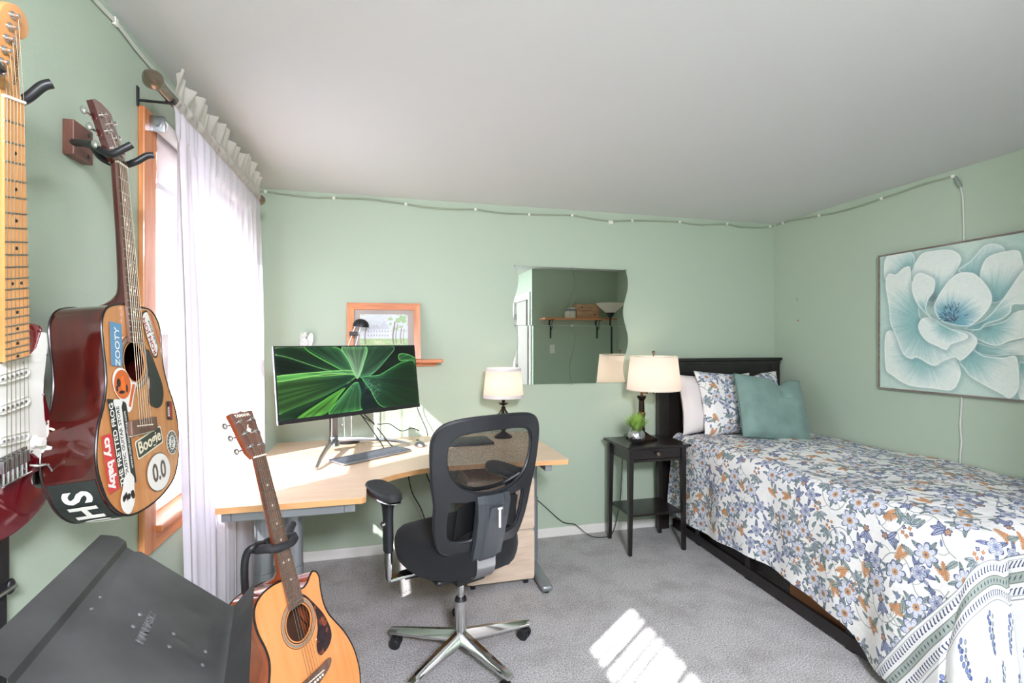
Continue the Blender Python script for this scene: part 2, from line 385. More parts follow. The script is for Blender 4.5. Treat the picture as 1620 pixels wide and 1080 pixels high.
# vertical blind in the second window: its slats stand edge-on to the sun and lay the thin stripes on the carpet
vb = empty('vertical_blind', (XL + .035, (W2[0] + W2[1]) / 2, 2.2), label='white vertical blind hanging open in the window beside the entry', cat='blind')
B().box(-.015, .015, -.5, .5, 0, .03, .004).out('head_rail', M['white'], vb)
slat = None
for k, yy in enumerate([-.40, -.31, -.23, -.13, -.03, .06, .16, .23, .33, .40]):
    a = AZ + R([13, -11, 19, 12, -26, 10, 16, -15, 24, 12][k])
    if slat is None:
        slat = B().box(-.042, .042, -.001, .001, -.66, 0).out('slat', M['white'], vb); s_ = slat
    else: s_ = share(slat, 'slat', vb)
    s_.location = (0, yy, 0); s_.rotation_euler = (0, 0, a)

# made-up ceiling fixture around the added fill, unseen behind the camera
cl = empty('fill_fixture', (.35, -1.1, ZC), label='added unseen round white flush fill light over the entry alcove', cat='fill light')
B().lathe([(0, 0), (.17, 0), (.175, -.02), (.16, -.03), (0, -.03)]).out('base', M['white'], cl, True)
B().lathe([(.16, -.03), (.15, -.06), (.10, -.085), (0, -.095)]).out('diffuser', emit('lit diffuser', (255, 248, 238), 3), cl, True)

# ================================================================ CABLES AROUND THE CEILING
M['clip'] = mat('clip plastic', (236, 234, 222), .4)
def clip(parent, p, ax, s=1):
    x, y, z = p
    q = (.004, .012, .009) if ax == 'y' else (.012, .004, .009)
    if ax == 'y': B().box(x - .005, x + .005, y - .009, y + .009, z - .009 * s, z + .009 * s, .002).out('clip', M['clip'], parent)
    else: B().box(x - .009, x + .009, y - .005, y + .005, z - .009 * s, z + .009 * s, .002).out('clip', M['clip'], parent)
def dbl(pts, off, r=.0032):
    b = B()
    for k, o in enumerate((-1, 1)):
        b.tube([(p[0], p[1], p[2] + o * .0036 + .001 * math.sin(i * .9 + k)) for i, p in enumerate(pts)], r, 6)
    return b
ybk = YB - .006
P = [(-.785, 2.418), (-.753, 2.420), (-.65, 2.410), (-.544, 2.404), (-.44, 2.403), (-.336, 2.409), (-.22, 2.412), (-.105, 2.416), (.134, 2.399), (.25, 2.386), (.364, 2.384), (.5, 2.388), (.621, 2.396), (.73, 2.386), (.844, 2.379), (.98, 2.383), (1.133, 2.388), (1.357, 2.400), (1.51, 2.383), (1.667, 2.372), (1.76, 2.382), (1.853, 2.389), (2.072, 2.398), (2.269, 2.404), (2.37, 2.394), (2.471, 2.391), (2.708, 2.415), (2.83, 2.396), (2.952, 2.398), (3.05, 2.402), (3.127, 2.418), (3.165, 2.424)]
e = empty('cable', (1.2, ybk, 2.4), label='thin painted cable clipped below the ceiling along the wall behind the desk and bed', cat='cable')
dbl([(x - 1.2, 0, z - 2.4) for x, z in P], 0).out('cord', M['cordgreen'], e, True)
for x, z in [(-.753, 2.420), (-.336, 2.409), (.134, 2.399), (.621, 2.396), (1.02, 2.384), (1.357, 2.400), (1.667, 2.370), (1.853, 2.389), (2.269, 2.404), (2.708, 2.415), (3.127, 2.418)]: clip(e, (x - 1.2, 0, z - 2.4), 'x')
B().box(1.652 - 1.2, 1.690 - 1.2, -.007, .004, 2.352 - 2.4, 2.378 - 2.4, .002).out('connector', M['clip'], e)
e = empty('cable', (XR - .006, 2.7, 2.4), label='thin painted cable clipped along the top of the wall over the flower painting', cat='cable')
P = [(3.470, 2.424), (3.40, 2.429), (3.326, 2.428), (3.19, 2.414), (3.048, 2.402), (2.93, 2.390), (2.816, 2.386), (2.69, 2.388), (2.562, 2.395), (2.45, 2.398), (2.341, 2.406), (2.25, 2.409), (2.164, 2.406), (2.138, 2.404), (2.118, 2.38)]
dbl([(0, y - 2.7, z - 2.4) for y, z in P], 0).out('cord', M['cordgreen'], e, True)
for y, z in [(3.40, 2.428), (3.048, 2.402), (2.562, 2.395), (2.138, 2.404)]: clip(e, (0, y - 2.7, z - 2.4), 'y')
B().tube([(0, 2.125 - 2.7, -.006), (-.004, 2.11 - 2.7, -.04), (-.003, 2.098 - 2.7, -.07)], .012, 10, rs=[.008, .013, .010]).out('socket', mat('grey socket', (138, 148, 138), .4), e, True)
e = empty('cable', (XR - .008, 2.08, 2.1), label='white cord dropping from the ceiling behind the flower painting down to the bed', cat='cable')
B().tube([(0, y - 2.08, z - 2.1) for y, z in [(2.098, 2.33), (2.088, 2.28), (2.084, 2.2), (2.082, 2.1), (2.08, 1.9), (2.085, 1.6), (2.09, 1.2), (2.092, 1.1), (2.10, .98), (2.093, .88), (2.10, .80), (2.10, .70)]], .0045, 7).out('cord', M['cordwhite'], e, True)
e = empty('cable', (XL + .006, 1.6, 2.4), label='pale cable and clips running above the guitars and curtain rod', cat='cable')
dbl([(0, y - 1.6, z - 2.4) for y, z in [(-.2, 2.40), (.3, 2.41), (.8, 2.402), (1.3, 2.408), (1.629, 2.406), (1.735, 2.414), (1.85, 2.405), (1.976, 2.402), (2.12, 2.404), (2.272, 2.406), (2.6, 2.40), (3.0, 2.41), (3.4, 2.408)]], 0, .0038).out('cord', M['cordwhite'], e, True)
for y in (.8, 1.3, 1.735, 2.272, 2.8): clip(e, (0, y - 1.6, .012), 'y', 1.3)
for z, y, l in ((1.784, 3.255, 'small metal hook on the bare wall above the bed'), (1.618, 3.249, 'small reddish plastic wall anchor below the metal hook')):
    if z > 1.7: B().tube([(0, 0, .012), (-.008, 0, .012), (-.01, 0, -.004), (-.004, 0, -.010)], .0018, 6).out('wall_hook', M['nickel'], None, True, l, 'hook').location = (XR, y, z)
    else: B().cyl((0, 0, 0), (-.006, 0, 0), .007, .006, 10).out('wall_anchor', mat('anchor', (170, 110, 92), .6), None, True, l, 'anchor').location = (XR, y, z)

# ================================================================ CURTAIN, ROD, ROLLER SHADE
RX, RZ = -.698, 2.262
e = empty('curtain_rod', (RX, 2.4, RZ), label='antique nickel curtain rod with pointed finials above the window', cat='curtain rod')
B().cyl((0, -.58, 0), (0, .66, 0), .0115, n=20).cyl((0, -.60, 0), (0, -.40, 0), .0135, n=20).out('rod', M['nickel'], e, True)
for sg, y in ((-1, -.60), (1, .66)):
    f = B().lathe([(.0115, 0), (.017, .004), (.017, .010), (.012, .014), (.026, .028), (.030, .042), (.024, .058), (.010, .080), (.002, .096)], n=24)
    f.mv(Matrix.Translation((0, y, 0)) @ Matrix.Rotation(R(90) * -sg, 4, 'X')).out('finial', M['nickel'], e, True)
for y in (1.884 - 2.4 , 3.02 - 2.4):
    dx = XL - RX
    b = B().box(dx, dx + .004, y - .008, y + .008, -.035, .03, .001).box(dx, 0.012, y - .005, y + .005, -.018, -.012, .001).tube([(0 + .014, y, 0), (.012, y, -.012), (0, y, -.016), (-.013, y, -.008)], .003, 6)
    b.out('bracket', M['black'], e)
e = empty('roller_shade', (XL + .045, 2.47, 2.19), label='white roller shade rolled almost up at the window top', cat='roller shade')
B().cyl((0, -.53, 0), (0, .53, 0), .024, n=24).out('tube', M['white'], e, True)
for y in (-.545, .545):
    B().box(-.045, .02, y - .004, y + .004, -.028, .028, .003).cyl((0, y, 0), (0, y + (.02 if y < 0 else -.02), 0), .02).cyl((0, y - .012, 0), (0, y + .012, 0), .009).out('bracket', M['steel'], e, True)
rows = []
for i in range(14):
    z = -.19 * i / 13; rows.append([(-.022 + .004 * math.sin(j * .3) * (i / 13) , -.50 + 1.0 * j / 30, z - (.0)) for j in range(31)])
so = B(); so.grid(rows); so.out('fabric', M['shadefab'], e, True, keep=True)
B().box(-.030, -.016, -.5, .5, -.205, -.188, .003).out('hem_bar', M['shadefab'], e)

def curtain(name, y0, y1, label, amp, nf, seed, flare=0, zb=.10, xo=0):
    rnd = random.Random(seed); e = empty(name, (RX + xo, (y0 + y1) / 2, RZ), label=label, cat='curtain', group='sheer curtain panels')
    ph = [rnd.uniform(0, 6.28) for _ in range(6)]; nc = int((y1 - y0) * 260); nr = 60
    P, UV = [], []
    Lz = RZ - zb
    for i in range(nr + 1):
        t = i / nr; row, uv = [], []
        for j in range(nc + 1):
            s = j / nc
            a = amp * (.35 + .65 * min(1, t * 3)) 
            ff = nf * (1 + .0 * t)
            x = a * (math.sin(2 * PI * ff * s + ph[0] + .5 * math.sin(3 * t + ph[1])) + .45 * math.sin(2 * PI * ff * 2.3 * s + ph[2] + t * 1.2) + .3 * math.sin(2 * PI * ff * .6 * s + ph[3]))
            if t < .06: x = x * .5 + .006 * math.sin(2 * PI * 24 * s * (y1 - y0) + ph[4])
            y = y0 + (y1 - y0) * s + .012 * math.sin(2 * PI * nf * s + ph[5]) * min(1, t * 3)
            y += flare * t * (1 - s) ; y += .035 * math.sin(t * 5 + s * 2 + ph[1]) * (1 - abs(2 * s - 1)) * t
            x += .014 + .03 * t
            if i == 0: x *= .3
            row.append((x, y - (y0 + y1) / 2, -t * Lz - .004)); uv.append((s * (y1 - y0) * 1.9 * 26, t * Lz * 26))
        P.append(row); UV.append(uv)
    c = B(); c.grid(P, UV); c.out('panel', M['curtain_near' if y0 < 2 else 'curtain'], e, True, keep=True)
    # shirred rod pocket and ruffle heading above it
    for nm, z0, z1, am, mt in (('rod_pocket', -.022, .024, .017, 'ruffle'), ('ruffle', .022, .105, .020, 'ruffle')):
        rows = []
        n2 = int((y1 - y0) * 500)
        for i in range(9):
            t = i / 8; row = []
            for j in range(n2 + 1):
                s = j / n2; yy = s * (y1 - y0)
                f = math.sin(2 * PI * 17 * yy + 2 * math.sin(9 * yy)) * .55 + .6 * math.sin(2 * PI * 7.3 * yy + ph[2])
                if nm == 'rod_pocket': x = .0135 + .010 * math.sin(PI * t) + .006 * f * math.sin(PI * t)
                else: x = .012 + am * t * f + .012 * t + (.01 if nm == 'ruffle' else 0) * math.sin(5 * yy + seed)
                zz = z0 + (z1 - z0) * t + ((.016 * math.sin(2 * PI * 2.6 * yy + seed) + .006 * math.sin(2 * PI * 6.1 * yy)) * t * (nm == 'ruffle'))
                row.append((x, yy - (y1 - y0) / 2, zz))
            rows.append(row)
        q = B(); q.grid(rows); q.out(nm, M[mt], e, True, keep=True)
    return e
curtain('curtain', 1.885, 2.20, 'sheer white curtain panel nearest the hanging guitars, dotted with its lining showing', .016, 4, 3, flare=.06, zb=.16)
curtain('curtain', 2.19, 3.03, 'sheer white curtain panel reaching from mid window to the corner by the desk', .015, 9, 5, zb=.12)

# ================================================================ DESK
DT = .80
d = empty('desk', (0, 3.0, 0), label='birch corner desk with grey metal legs and a curved front edge', cat='desk')
dp = [(-.672, 2.160), (-.095, 2.160), (-.080, 2.175), (-.084, 2.29), (-.06, 2.38), (-.01, 2.45), (.05, 2.50), (.13, 2.55), (.22, 2.583), (.35, 2.595), (.55, 2.597), (.975, 2.570), (.982, 2.58), (.982, 3.465), (-.672, 3.465)]
bm = B(); bm.poly([(x, y - 3) for x, y in dp], -.024, base=DT - .0015); bm.out('desktop_core', M['birch_edge'], d)
bm = B(); bm.poly([(x, y - 3) for x, y in dp], .0015, base=DT - .0015); bm.out('desktop', M['birch'], d)
zt = DT - .0255
def dk(name, b, m='greymetal', sm=False): return b.out(name, M[m], d, sm)
dk('beam', B().box(-.60, -.17, 2.195 - 3, 2.235 - 3, zt - .045, zt, .003)); dk('beam_end_cap', B().box(-.17, -.125, 2.193 - 3, 2.237 - 3, zt - .043, zt, .003)); dk('beam_end_cap', B().box(-.635, -.60, 2.193 - 3, 2.237 - 3, zt - .043, zt, .003))
dk('beam', B().box(.86, .90, 2.62 - 3, 3.38 - 3, zt - .045, zt, .003))
for cx, cy in ((-.515, 2.36), (-.40, 2.40), (.915, 3.06)):
    dk('leg_column', B().cyl((cx, cy - 3, .05), (cx, cy - 3, zt), .038 if cx < 0 else .03, n=28), sm=True)
    dk('leg_column', B().cyl((cx + .0, cy - 3, .05), (cx, cy - 3, .45), .041 if cx < 0 else .036, n=28), sm=True)
def foot(x0, y0, x1, y1):
    b = B(); n = 18; rows = []
    pts = []
    v = Vector((x1 - x0, y1 - y0, 0)); L_ = v.length
    b.box(-.035, .035, 0, L_, .012, .05, .018, 4)
    a = math.atan2(-v.x, v.y)
    b.mv(Matrix.Translation((x0, y0 - 3, 0)) @ Matrix.Rotation(a, 4, 'Z')); dk('foot', b, sm=True)
    for t in (.06, .94): B().cyl((x0 + v.x * t, y0 + v.y * t - 3, 0), (x0 + v.x * t, y0 + v.y * t - 3, .014), .02).out('glide', M['rubber'], d)
foot(.915, 3.34, .90, 2.70); foot(-.66, 2.30, -.16, 2.30 + .10)
dk('beam', B().box(-.02, .86, 3.22 - 3, 3.26 - 3, zt - .04, zt, .003))

# pedestal cabinet
c = empty('file_cabinet', (.655, 2.82, 0), label='pale wood rolling pedestal cabinet with cream edging under the desk', cat='cabinet')
B().box(-.195, .195, .02, .46, .045, .645, .012, 3).out('body', M['ash'], c, True)
for z0, z1 in ((.045, .335), (.34, .645)):
    dr = B().box(-.203, .203, 0, .02, z0, z1, .018, 4).out('drawer', M['cream'], c, True)
    B().box(-.198, .198, -.002, .002, z0 + .004, z1 - .004, .0).out('drawer_front', M['ash'], dr)
B().cyl((.165, -.004, .60), (.165, .004, .60), .012, n=20).box(.162, .168, -.007, -.003, .592, .608).out('lock', M['chrome'], c, True)
for x in (-.16, .16):
    for y in (.05, .42):
        B().cyl((x - .012, y, .022), (x + .012, y, .022), .022, n=18).cyl((x, y, .03), (x, y, .047), .012).out('caster', M['black'], c, True)

# ---------------------------------------------------------------- monitor
mon = empty('monitor', (-.17, 2.956, DT), rot=(0, 0, R(37.3)), label='ultrawide monitor showing a green succulent, on a V-shaped metal stand', cat='monitor')
mw, mh = .914, .398; zc = 1.232 - DT
TM = Matrix.Translation((0, 0, zc)) @ Matrix.Rotation(R(-7.5), 4, 'X')
B().box(-mw / 2, mw / 2, .0, .012, -mh / 2, mh / 2, .003).box(-mw / 2 + .06, mw / 2 - .06, .012, .045, -mh / 2 + .05, mh / 2 - .05, .012, 3).mv(TM).out('housing', M['steel'], mon, True)
B().box(-mw / 2 + .001, mw / 2 - .001, -.004, .001, -mh / 2 + .001, mh / 2 - .001, .001).box(-mw / 2 + .001, mw / 2 - .001, -.0065, -.003, -mh / 2 + .001, -mh / 2 + .024, .001).mv(TM).out('bezel', M['black'], mon)
# ---------------------------------------------------------------- flat prints computed with numpy
def C(*c): return np.array(c, np.float32) / 255
def smooth(a, b_, x): t = np.clip((x - a) / (b_ - a), 0, 1); return t * t * (3 - 2 * t)
def seg_d(X, Y, x0, y0, x1, y1):
    dx, dy = x1 - x0, y1 - y0; L2 = dx * dx + dy * dy + 1e-12
    t = np.clip(((X - x0) * dx + (Y - y0) * dy) / L2, 0, 1); return np.hypot(X - x0 - t * dx, Y - y0 - t * dy)
def poly_sdf(X, Y, P):
    d = np.full(X.shape, 1e9, np.float32); ins = np.zeros(X.shape, bool); n = len(P)
    for i in range(n):
        x0, y0 = P[i]; x1, y1 = P[(i + 1) % n]
        d = np.minimum(d, seg_d(X, Y, x0, y0, x1, y1))
        c_ = ((y0 > Y) != (y1 > Y)) & (X < (x1 - x0) * (Y - y0) / (y1 - y0 + 1e-12) + x0); ins ^= c_
    return np.where(ins, -d, d)
def blend(A, m, c): A[...] = A * (1 - m[..., None]) + c * m[..., None]
def fnoise(h, w_, sc, seed, ax=1, ay=1):
    r = np.random.RandomState(seed); out = np.zeros((h, w_), np.float32)
    for o in range(3):
        n = max(2, int(sc * 2 ** o)); ny, nx = max(2, int(n * ay)), max(2, int(n * ax)); g = r.rand(ny + 1, nx + 1)
        yy = np.linspace(0, ny - 1e-4, h); xx = np.linspace(0, nx - 1e-4, w_); y0 = yy.astype(int); x0 = xx.astype(int)
        fy = (yy - y0)[:, None]; fx = (xx - x0)[None]; fy = fy * fy * (3 - 2 * fy); fx = fx * fx * (3 - 2 * fx)
        v = g[y0][:, x0] * (1 - fy) * (1 - fx) + g[y0][:, x0 + 1] * (1 - fy) * fx + g[y0 + 1][:, x0] * fy * (1 - fx) + g[y0 + 1][:, x0 + 1] * fy * fx
        out += v / 2 ** o
    return out / 1.75
def uvquad(name, corners, m, parent, label=None):
    """corners TL, TR, BR, BL"""
    q = B(); vs = [q.bm.verts.new(p) for p in corners]; f = q.bm.faces.new(vs)
    for l, u in zip(f.loops, ((0, 1), (1, 1), (1, 0), (0, 0))): l[q.uv].uv = u
    return q.out(name, m, parent, keep=True, label=label)

# monitor wallpaper: agave leaves meeting left of centre
def wallpaper():
    h, w_ = 320, 735; Y, X = np.mgrid[0:h, 0:w_].astype(np.float32); X /= w_; Y /= h
    A = np.zeros((h, w_, 3), np.float32); A[...] = C(14, 30, 20)
    cx, cy = .515, .47
    def leaf(P, c0, c1, edge=None, c_dark=None, k=1.0):
        Ps = spl2(P, 6); d = poly_sdf(X * 2.3, Y, [(a * 2.3, b_) for a, b_ in Ps]); m_ = smooth(.004, -.004, d)
        r = np.hypot((X - cx) * 2.3, Y - cy); t = smooth(.05, 1.0, r)[..., None]
        ang = np.arctan2(Y - cy, (X - cx) * 2.3); st = .9 + .16 * np.sin(ang * 60 + 3 * np.sin(ang * 17)) 
        col = (C(*c0) * (1 - t) + C(*c1) * t) * st[..., None]
        dk_ = smooth(0, -.10, d)[..., None]; col = col * (1 - .35 * dk_ * k)
        A[...] = A * (1 - m_[..., None]) + col * m_[..., None]
        if edge: e_ = m_ * smooth(.012, .004, np.abs(d + .006)) * .85; blend(A, e_, C(*edge))
    leaf([(0, 0), (.2, 0), (.34, .12), (.5, .42), (.25, .36), (0, .10)], (60, 120, 80), (40, 82, 48), (140, 200, 110))
    leaf([(0, .10), (.3, .33), (.5, .42), (.3, .38), (0, .40)], (50, 110, 70), (22, 52, 34), (120, 180, 100))
    leaf([(.17, 0), (.38, 0), (.46, .2), (.51, .47), (.36, .3)], (90, 160, 110), (44, 96, 56), (120, 220, 90))
    leaf([(.80, 0), (1, 0), (1, .26), (.88, .20), (.72, .33), (.60, .46), (.68, .2)], (30, 60, 44), (18, 30, 24))
    leaf([(.56, 0), (.82, 0), (.76, .2), (.62, .46), (.53, .48), (.53, .25)], (90, 150, 110), (40, 84, 52), (110, 180, 120))
    leaf([(.86, .13), (.93, .13), (1, .20), (1, .29), (.93, .25), (.86, .24)], (60, 130, 70), (60, 130, 70), (120, 200, 100))
    leaf([(0, .46), (.3, .42), (.5, .44), (.45, .56), (.3, .72), (0, .92)], (40, 92, 60), (92, 160, 76), (150, 220, 110))
    leaf([(0, .39), (.28, .36), (.47, .36), (.5, .43), (.3, .41), (0, .475)], (110, 190, 120), (110, 200, 96), (170, 235, 130))
    leaf([(0, .92), (.28, .72), (.45, .56), (.42, .66), (.28, 1.0), (0, 1.0)], (18, 48, 40), (36, 72, 44))
    leaf([(.10, 1.0), (.27, .78), (.42, .62), (.38, .74), (.28, .98)], (110, 200, 80), (110, 196, 76))
    leaf([(.30, 1.0), (.38, .78), (.50, .55), (.55, .7), (.54, .95), (.50, 1.0)], (90, 170, 110), (70, 150, 70), (130, 220, 110))
    leaf([(.54, 1.0), (.535, .7), (.52, .52), (.58, .6), (.70, .9), (.74, 1.0)], (24, 52, 50), (16, 40, 34))
    leaf([(.55, .48), (.68, .46), (.80, .34), (.90, .26), (1, .30), (1, 1.0), (.70, 1.0), (.60, .68)], (70, 140, 100), (22, 74, 30), (110, 200, 110))
    leaf([(.42, 0), (.60, 0), (.57, .28), (.52, .5), (.49, .42), (.46, .22)], (190, 240, 190), (50, 130, 60), (150, 235, 140))
    nz = fnoise(h, w_, 60, 3); m_ = smooth(.24, .05, np.hypot((X - .62) * 2.3, (Y - .66))) * (nz > .58); blend(A, m_ * .35, C(170, 220, 190))
    m_ = smooth(.2, .02, np.hypot((X - .46) * 2.3, (Y - .56))) * (nz > .52); blend(A, m_ * .5, C(30, 60, 60))
    return A
sc = TM @ Vector((0, 0, 0))
def tp(x, y, z): return TM @ Vector((x, y, z))
uvquad('screen', [tp(-mw / 2 + .008, -.0048, mh / 2 - .008), tp(mw / 2 - .008, -.0048, mh / 2 - .008), tp(mw / 2 - .008, -.0048, -mh / 2 + .024), tp(-mw / 2 + .008, -.0048, -mh / 2 + .024)], img_mat('wallpaper', wallpaper(), .3, emis=.55), mon)
pj = (0, .217)
b = B(); b.box(-.022, .022, pj[1] - .016, pj[1] + .016, .062, .50, .006, 3).mv(Matrix()); b.out('pole', M['steel'], mon, True)
B().box(-.05, .05, .05, pj[1] - .01, zc - .03, zc + .03, .008).out('mount', M['black'], mon)
B().tube([(.03 + .012 * math.cos(a), pj[1] - .03, .178 + .034 * math.sin(a)) for a in np.linspace(0, 6.28, 18)], .003, 6, closed=True).out('cable_clip', M['steel'], mon, True)
for tx, ty in ((-.309, -.124), (.390, -.012)):
    v = Vector((tx, ty - pj[1], 0)); pts = [Vector((0, pj[1], .066)) + v * .04, Vector((0, pj[1], .062)) + v * .3, Vector((0, pj[1], .038)) + v * .75, Vector((tx, ty, .008))]
    pts = spline(pts, 6); rows = []
    nrm = Vector((-v.y, v.x, 0)).normalized()
    for i, p in enumerate(pts):
        t = i / (len(pts) - 1); wd = .022 - .012 * t; th = .013 - .006 * t
        rows.append([p + nrm * wd * a + Vector((0, 0, th * c_)) for a, c_ in ((-.5, -1), (.5, -1), (.6, 0), (.5, 1), (-.5, 1), (-.6, 0))])
    q = B(); V = q.grid(rows, wrapv=True); q.bm.faces.new(V[0]); q.bm.faces.new(V[-1]); q.out('stand_leg', M['steel'], mon, False)
B().cyl((0, pj[1], .03), (0, pj[1], .085), .034, .026, 20).out('stand_hub', M['steel'], mon, True)

# cables behind and under the monitor
e = empty('cable', (-.1, 3.1, DT), label='black monitor cables hanging in a loose bundle onto the desk', cat='cable')
L0 = (-.1, 3.1, DT)
def wp(*ps): return spline([(x - L0[0], y - L0[1], z - L0[2]) for x, y, z in ps], 8)
B().tube(wp((-.19, 3.07, 1.12), (-.16, 3.10, 1.04), (-.09, 3.12, .93), (-.03, 3.10, .84), (-.01, 3.08, .806)), .0035, 6).out('cord', M['cordblack'], e, True)
B().tube(wp((-.18, 3.08, 1.12), (-.14, 3.12, 1.03), (-.08, 3.14, .96), (-.04, 3.14, .91), (.02, 3.12, .83), (.05, 3.10, .806)), .0035, 6).out('cord', M['cordblack'], e, True)
B().tube(wp((-.19, 3.09, 1.12), (-.16, 3.14, 1.02), (-.06, 3.26, .93), (.02, 3.30, .92), (.10, 3.36, .86), (.17, 3.42, .865), (.22, 3.45, .84)), .003, 6).out('cord', M['cordblack'], e, True)
B().box(-.065 + .1, -.050 + .1, 3.135 - 3.1, 3.147 - 3.1, .925 - DT, .975 - DT, .002).out('cord_tag', M['white'], e)
e = empty('cable', (.27, 3.46, DT), label='single black cord dropping from behind the monitor edge to the desk', cat='cable')
B().tube(spline([(-.06, 0, .28), (-.06, .0, .2), (-.03, -.01, .12), (0, -.02, .05), (.01, -.02, .003)], 6), .003, 6).out('cord', M['cordblack'], e, True)
e = empty('cable', (.12, 3.3, 0), label='pair of black cords hanging under the desk behind the chair', cat='cable')
B().tube(spline([(0, 0, .77), (.02, .02, .6), (.05, .05, .45), (.12, .08, .3), (.2, .1, .02)], 6), .004, 6).out('cord', M['cordblack'], e, True)
B().tube(spline([(.12, 0, .77), (.13, .02, .62), (.17, .06, .5), (.26, .1, .3), (.3, .12, .02)], 6), .004, 6).out('cord', M['cordblack'], e, True)

# keyboard and mouse
kb = empty('keyboard', (-.075, 2.912, DT), R(36.7), label='slim grey wireless keyboard in front of the monitor', cat='keyboard')
B().box(-.225, .225, -.075, .075, .004, .013, .004, 2).out('body', M['greymetal'], kb, True)
b = B()
for r_ in range(6):
    n = 18 if r_ < 5 else 1; y = .060 - r_ * .0225
    if r_ == 5:
        for x0, x1 in ((-.22, -.12), (-.115, .0), (.005, .215)):
            pass
    for k in range(18):
        if r_ == 5: break
        x = -.2125 + k * .025; b.box(x - .0108, x + .0108, y - .0095, y + .0095, .0125, .0165, 0)
for x0, x1 in ((-.223, -.165), (-.160, -.135), (-.13, -.01), (-.005, .02), (.025, .05), (.06, .13), (.14, .22)): b.box(x0, x1, -.067, -.050, .0125, .0165)
b.out('keys', mat('key caps', (84, 90, 98), .45), kb, kind='stuff')
ms = empty('computer_mouse', (.205, 3.13, DT), R(20), label='silver grey computer mouse at the right foot of the monitor stand', cat='mouse')
b = B(); b.sph((0, 0, .004), .05, .62, 1, .62, 24, 14); bmesh.ops.bisect_plane(b.bm, geom=b.bm.verts[:] + b.bm.edges[:] + b.bm.faces[:], plane_co=(0, 0, .002), plane_no=(0, 0, -1), clear_outer=True); b.out('shell', M['steel'], ms, True)
B().box(-.0012, .0012, .008, .048, .018, .036).out('button_gap', M['black'], ms); B().cyl((-.004, .026, .030), (.004, .026, .030), .008, n=14).out('scroll_wheel', M['black'], ms, True)

# desk lamps -------------------------------------------------------------------
def drum(parent, z0, z1, r0, r1, c=(0, 0), trim=.0):
    b = B(); n = 56; th = .0015
    b.lathe([(r0, z0), (r1, z1), (r1 - th, z1), (r0 - th, z0), (r0, z0)], (c[0], c[1], 0), n)
    o = b.out('shade', M['lampshade'], parent, True)
    for z, r in ((z0, r0), (z1, r1)):
        h_ = trim or .006; s_ = 1 if z == z0 else -1; k = (r1 - r0) / (z1 - z0) * h_ * s_
        B().lathe([(r + .0008, z), (r + k + .0008, z + s_ * h_), (r + k - .002, z + s_ * h_), (r - .002, z), (r + .0008, z)], (c[0], c[1], 0), n).out('shade_trim', M['whitefab'] if trim else M['cream'], o, True)
    return o
def bulb(parent, loc, energy):
    B().sph(loc, .017, 1, 1, 1.15).out('bulb', emit('lit bulb', (255, 214, 160), 12), parent, True)
    d_ = bpy.data.lights.new('bulb_light', 'POINT'); o = bpy.data.objects.new('bulb_light', d_); COL.objects.link(o); d_.energy = energy; d_.color = (1, .88, .82); d_.shadow_soft_size = .034
    o.parent = parent; o.location = (loc[0], loc[1], loc[2] + .0)
M['bronze'] = mat('dark bronze', (48, 36, 28), .4, .85)
M['bronze_pale'] = mat('pale bronze', (120, 78, 50), .35, .9)  # paler brown metal of the column ring and swing arm
t = empty('table_lamp', (.776, 3.28, DT), label='small table lamp with white banded drum shade standing on the desk', cat='lamp')
drum(t, .272, .472, .139, .118, trim=.020)
B().lathe([(0, 0), (.060, 0), (.062, .008), (.045, .020), (.022, .034), (.012, .045), (.010, .060), (0, .06)]).out('base', M['bronze'], t, True)
B().cyl((0, 0, .05), (0, 0, .235), .005, n=10).cyl((0, 0, .22), (0, 0, .30), .011, n=14).lathe([(.004, .214), (.020, .222), (.034, .230), (.036, .234), (.018, .236), (.004, .236)]).lathe([(.004, .19), (.014, .195), (.014, .208), (.004, .212)]).out('stem', M['bronze'], t, True)
for k in range(8):
    a = 2 * PI * k / 8; ca, sa = math.cos(a), math.sin(a)
    B().tube([(ca * r, sa * r, z) for r, z in spl2([(.010, .20), (.020, .18), (.042, .145), (.046, .11), (.034, .075), (.012, .05)], 5, False)], .003, 6).out('cage_wire', M['bronze'], t, True)
bulb(t, (0, 0, .36), .38)
# halogen task lamp behind the monitor
t = empty('desk_lamp', (-.235, 3.36, DT), label='black domed task lamp on two thin arms rising behind the monitor', cat='lamp')
B().lathe([(0, 0), (.07, 0), (.072, .01), (.06, .022), (0, .024)]).out('base', M['black'], t, True)
for y, xt in ((-.012, .045), (.012, .045)):
    pass
B().tube([(-.02, 0, .02), (-.03, 0, .36), (.0, 0, .62), (.045, 0, .755)], .0035, 8).out('arm', M['chrome'], t, True)
B().tube([(.02, 0, .02), (.022, 0, .36), (.045, 0, .62), (.080, 0, .755)], .0035, 8).out('arm', M['chrome'], t, True)
B().box(.008, .058, -.012, .012, .690, .716, .003).out('arm_bracket', M['black'], t)
b = B(); b.lathe([(.052, 0), (.050, .018), (.040, .036), (.022, .048), (0, .052), (.0, .050), (.021, .046), (.038, .034), (.048, .017), (.050, 0)], n=28)
b.mv(Matrix.Translation((.078, 0, .748)) @ Matrix.Rotation(R(6), 4, 'Y')); b.out('lamp_head', M['black'], t, True)

# black tray and pen holder seen through the chair mesh
t = empty('laptop', (.50, 3.16, DT), R(4), label='closed black laptop lying on the desk behind the chair back', cat='laptop')
B().box(-.16, .16, -.11, .11, 0, .009, .004, 2).out('base', M['black'], t, True); B().box(-.16, .16, -.11, .11, .0098, .017, .004, 2).out('lid', M['frameplastic'], t, True)

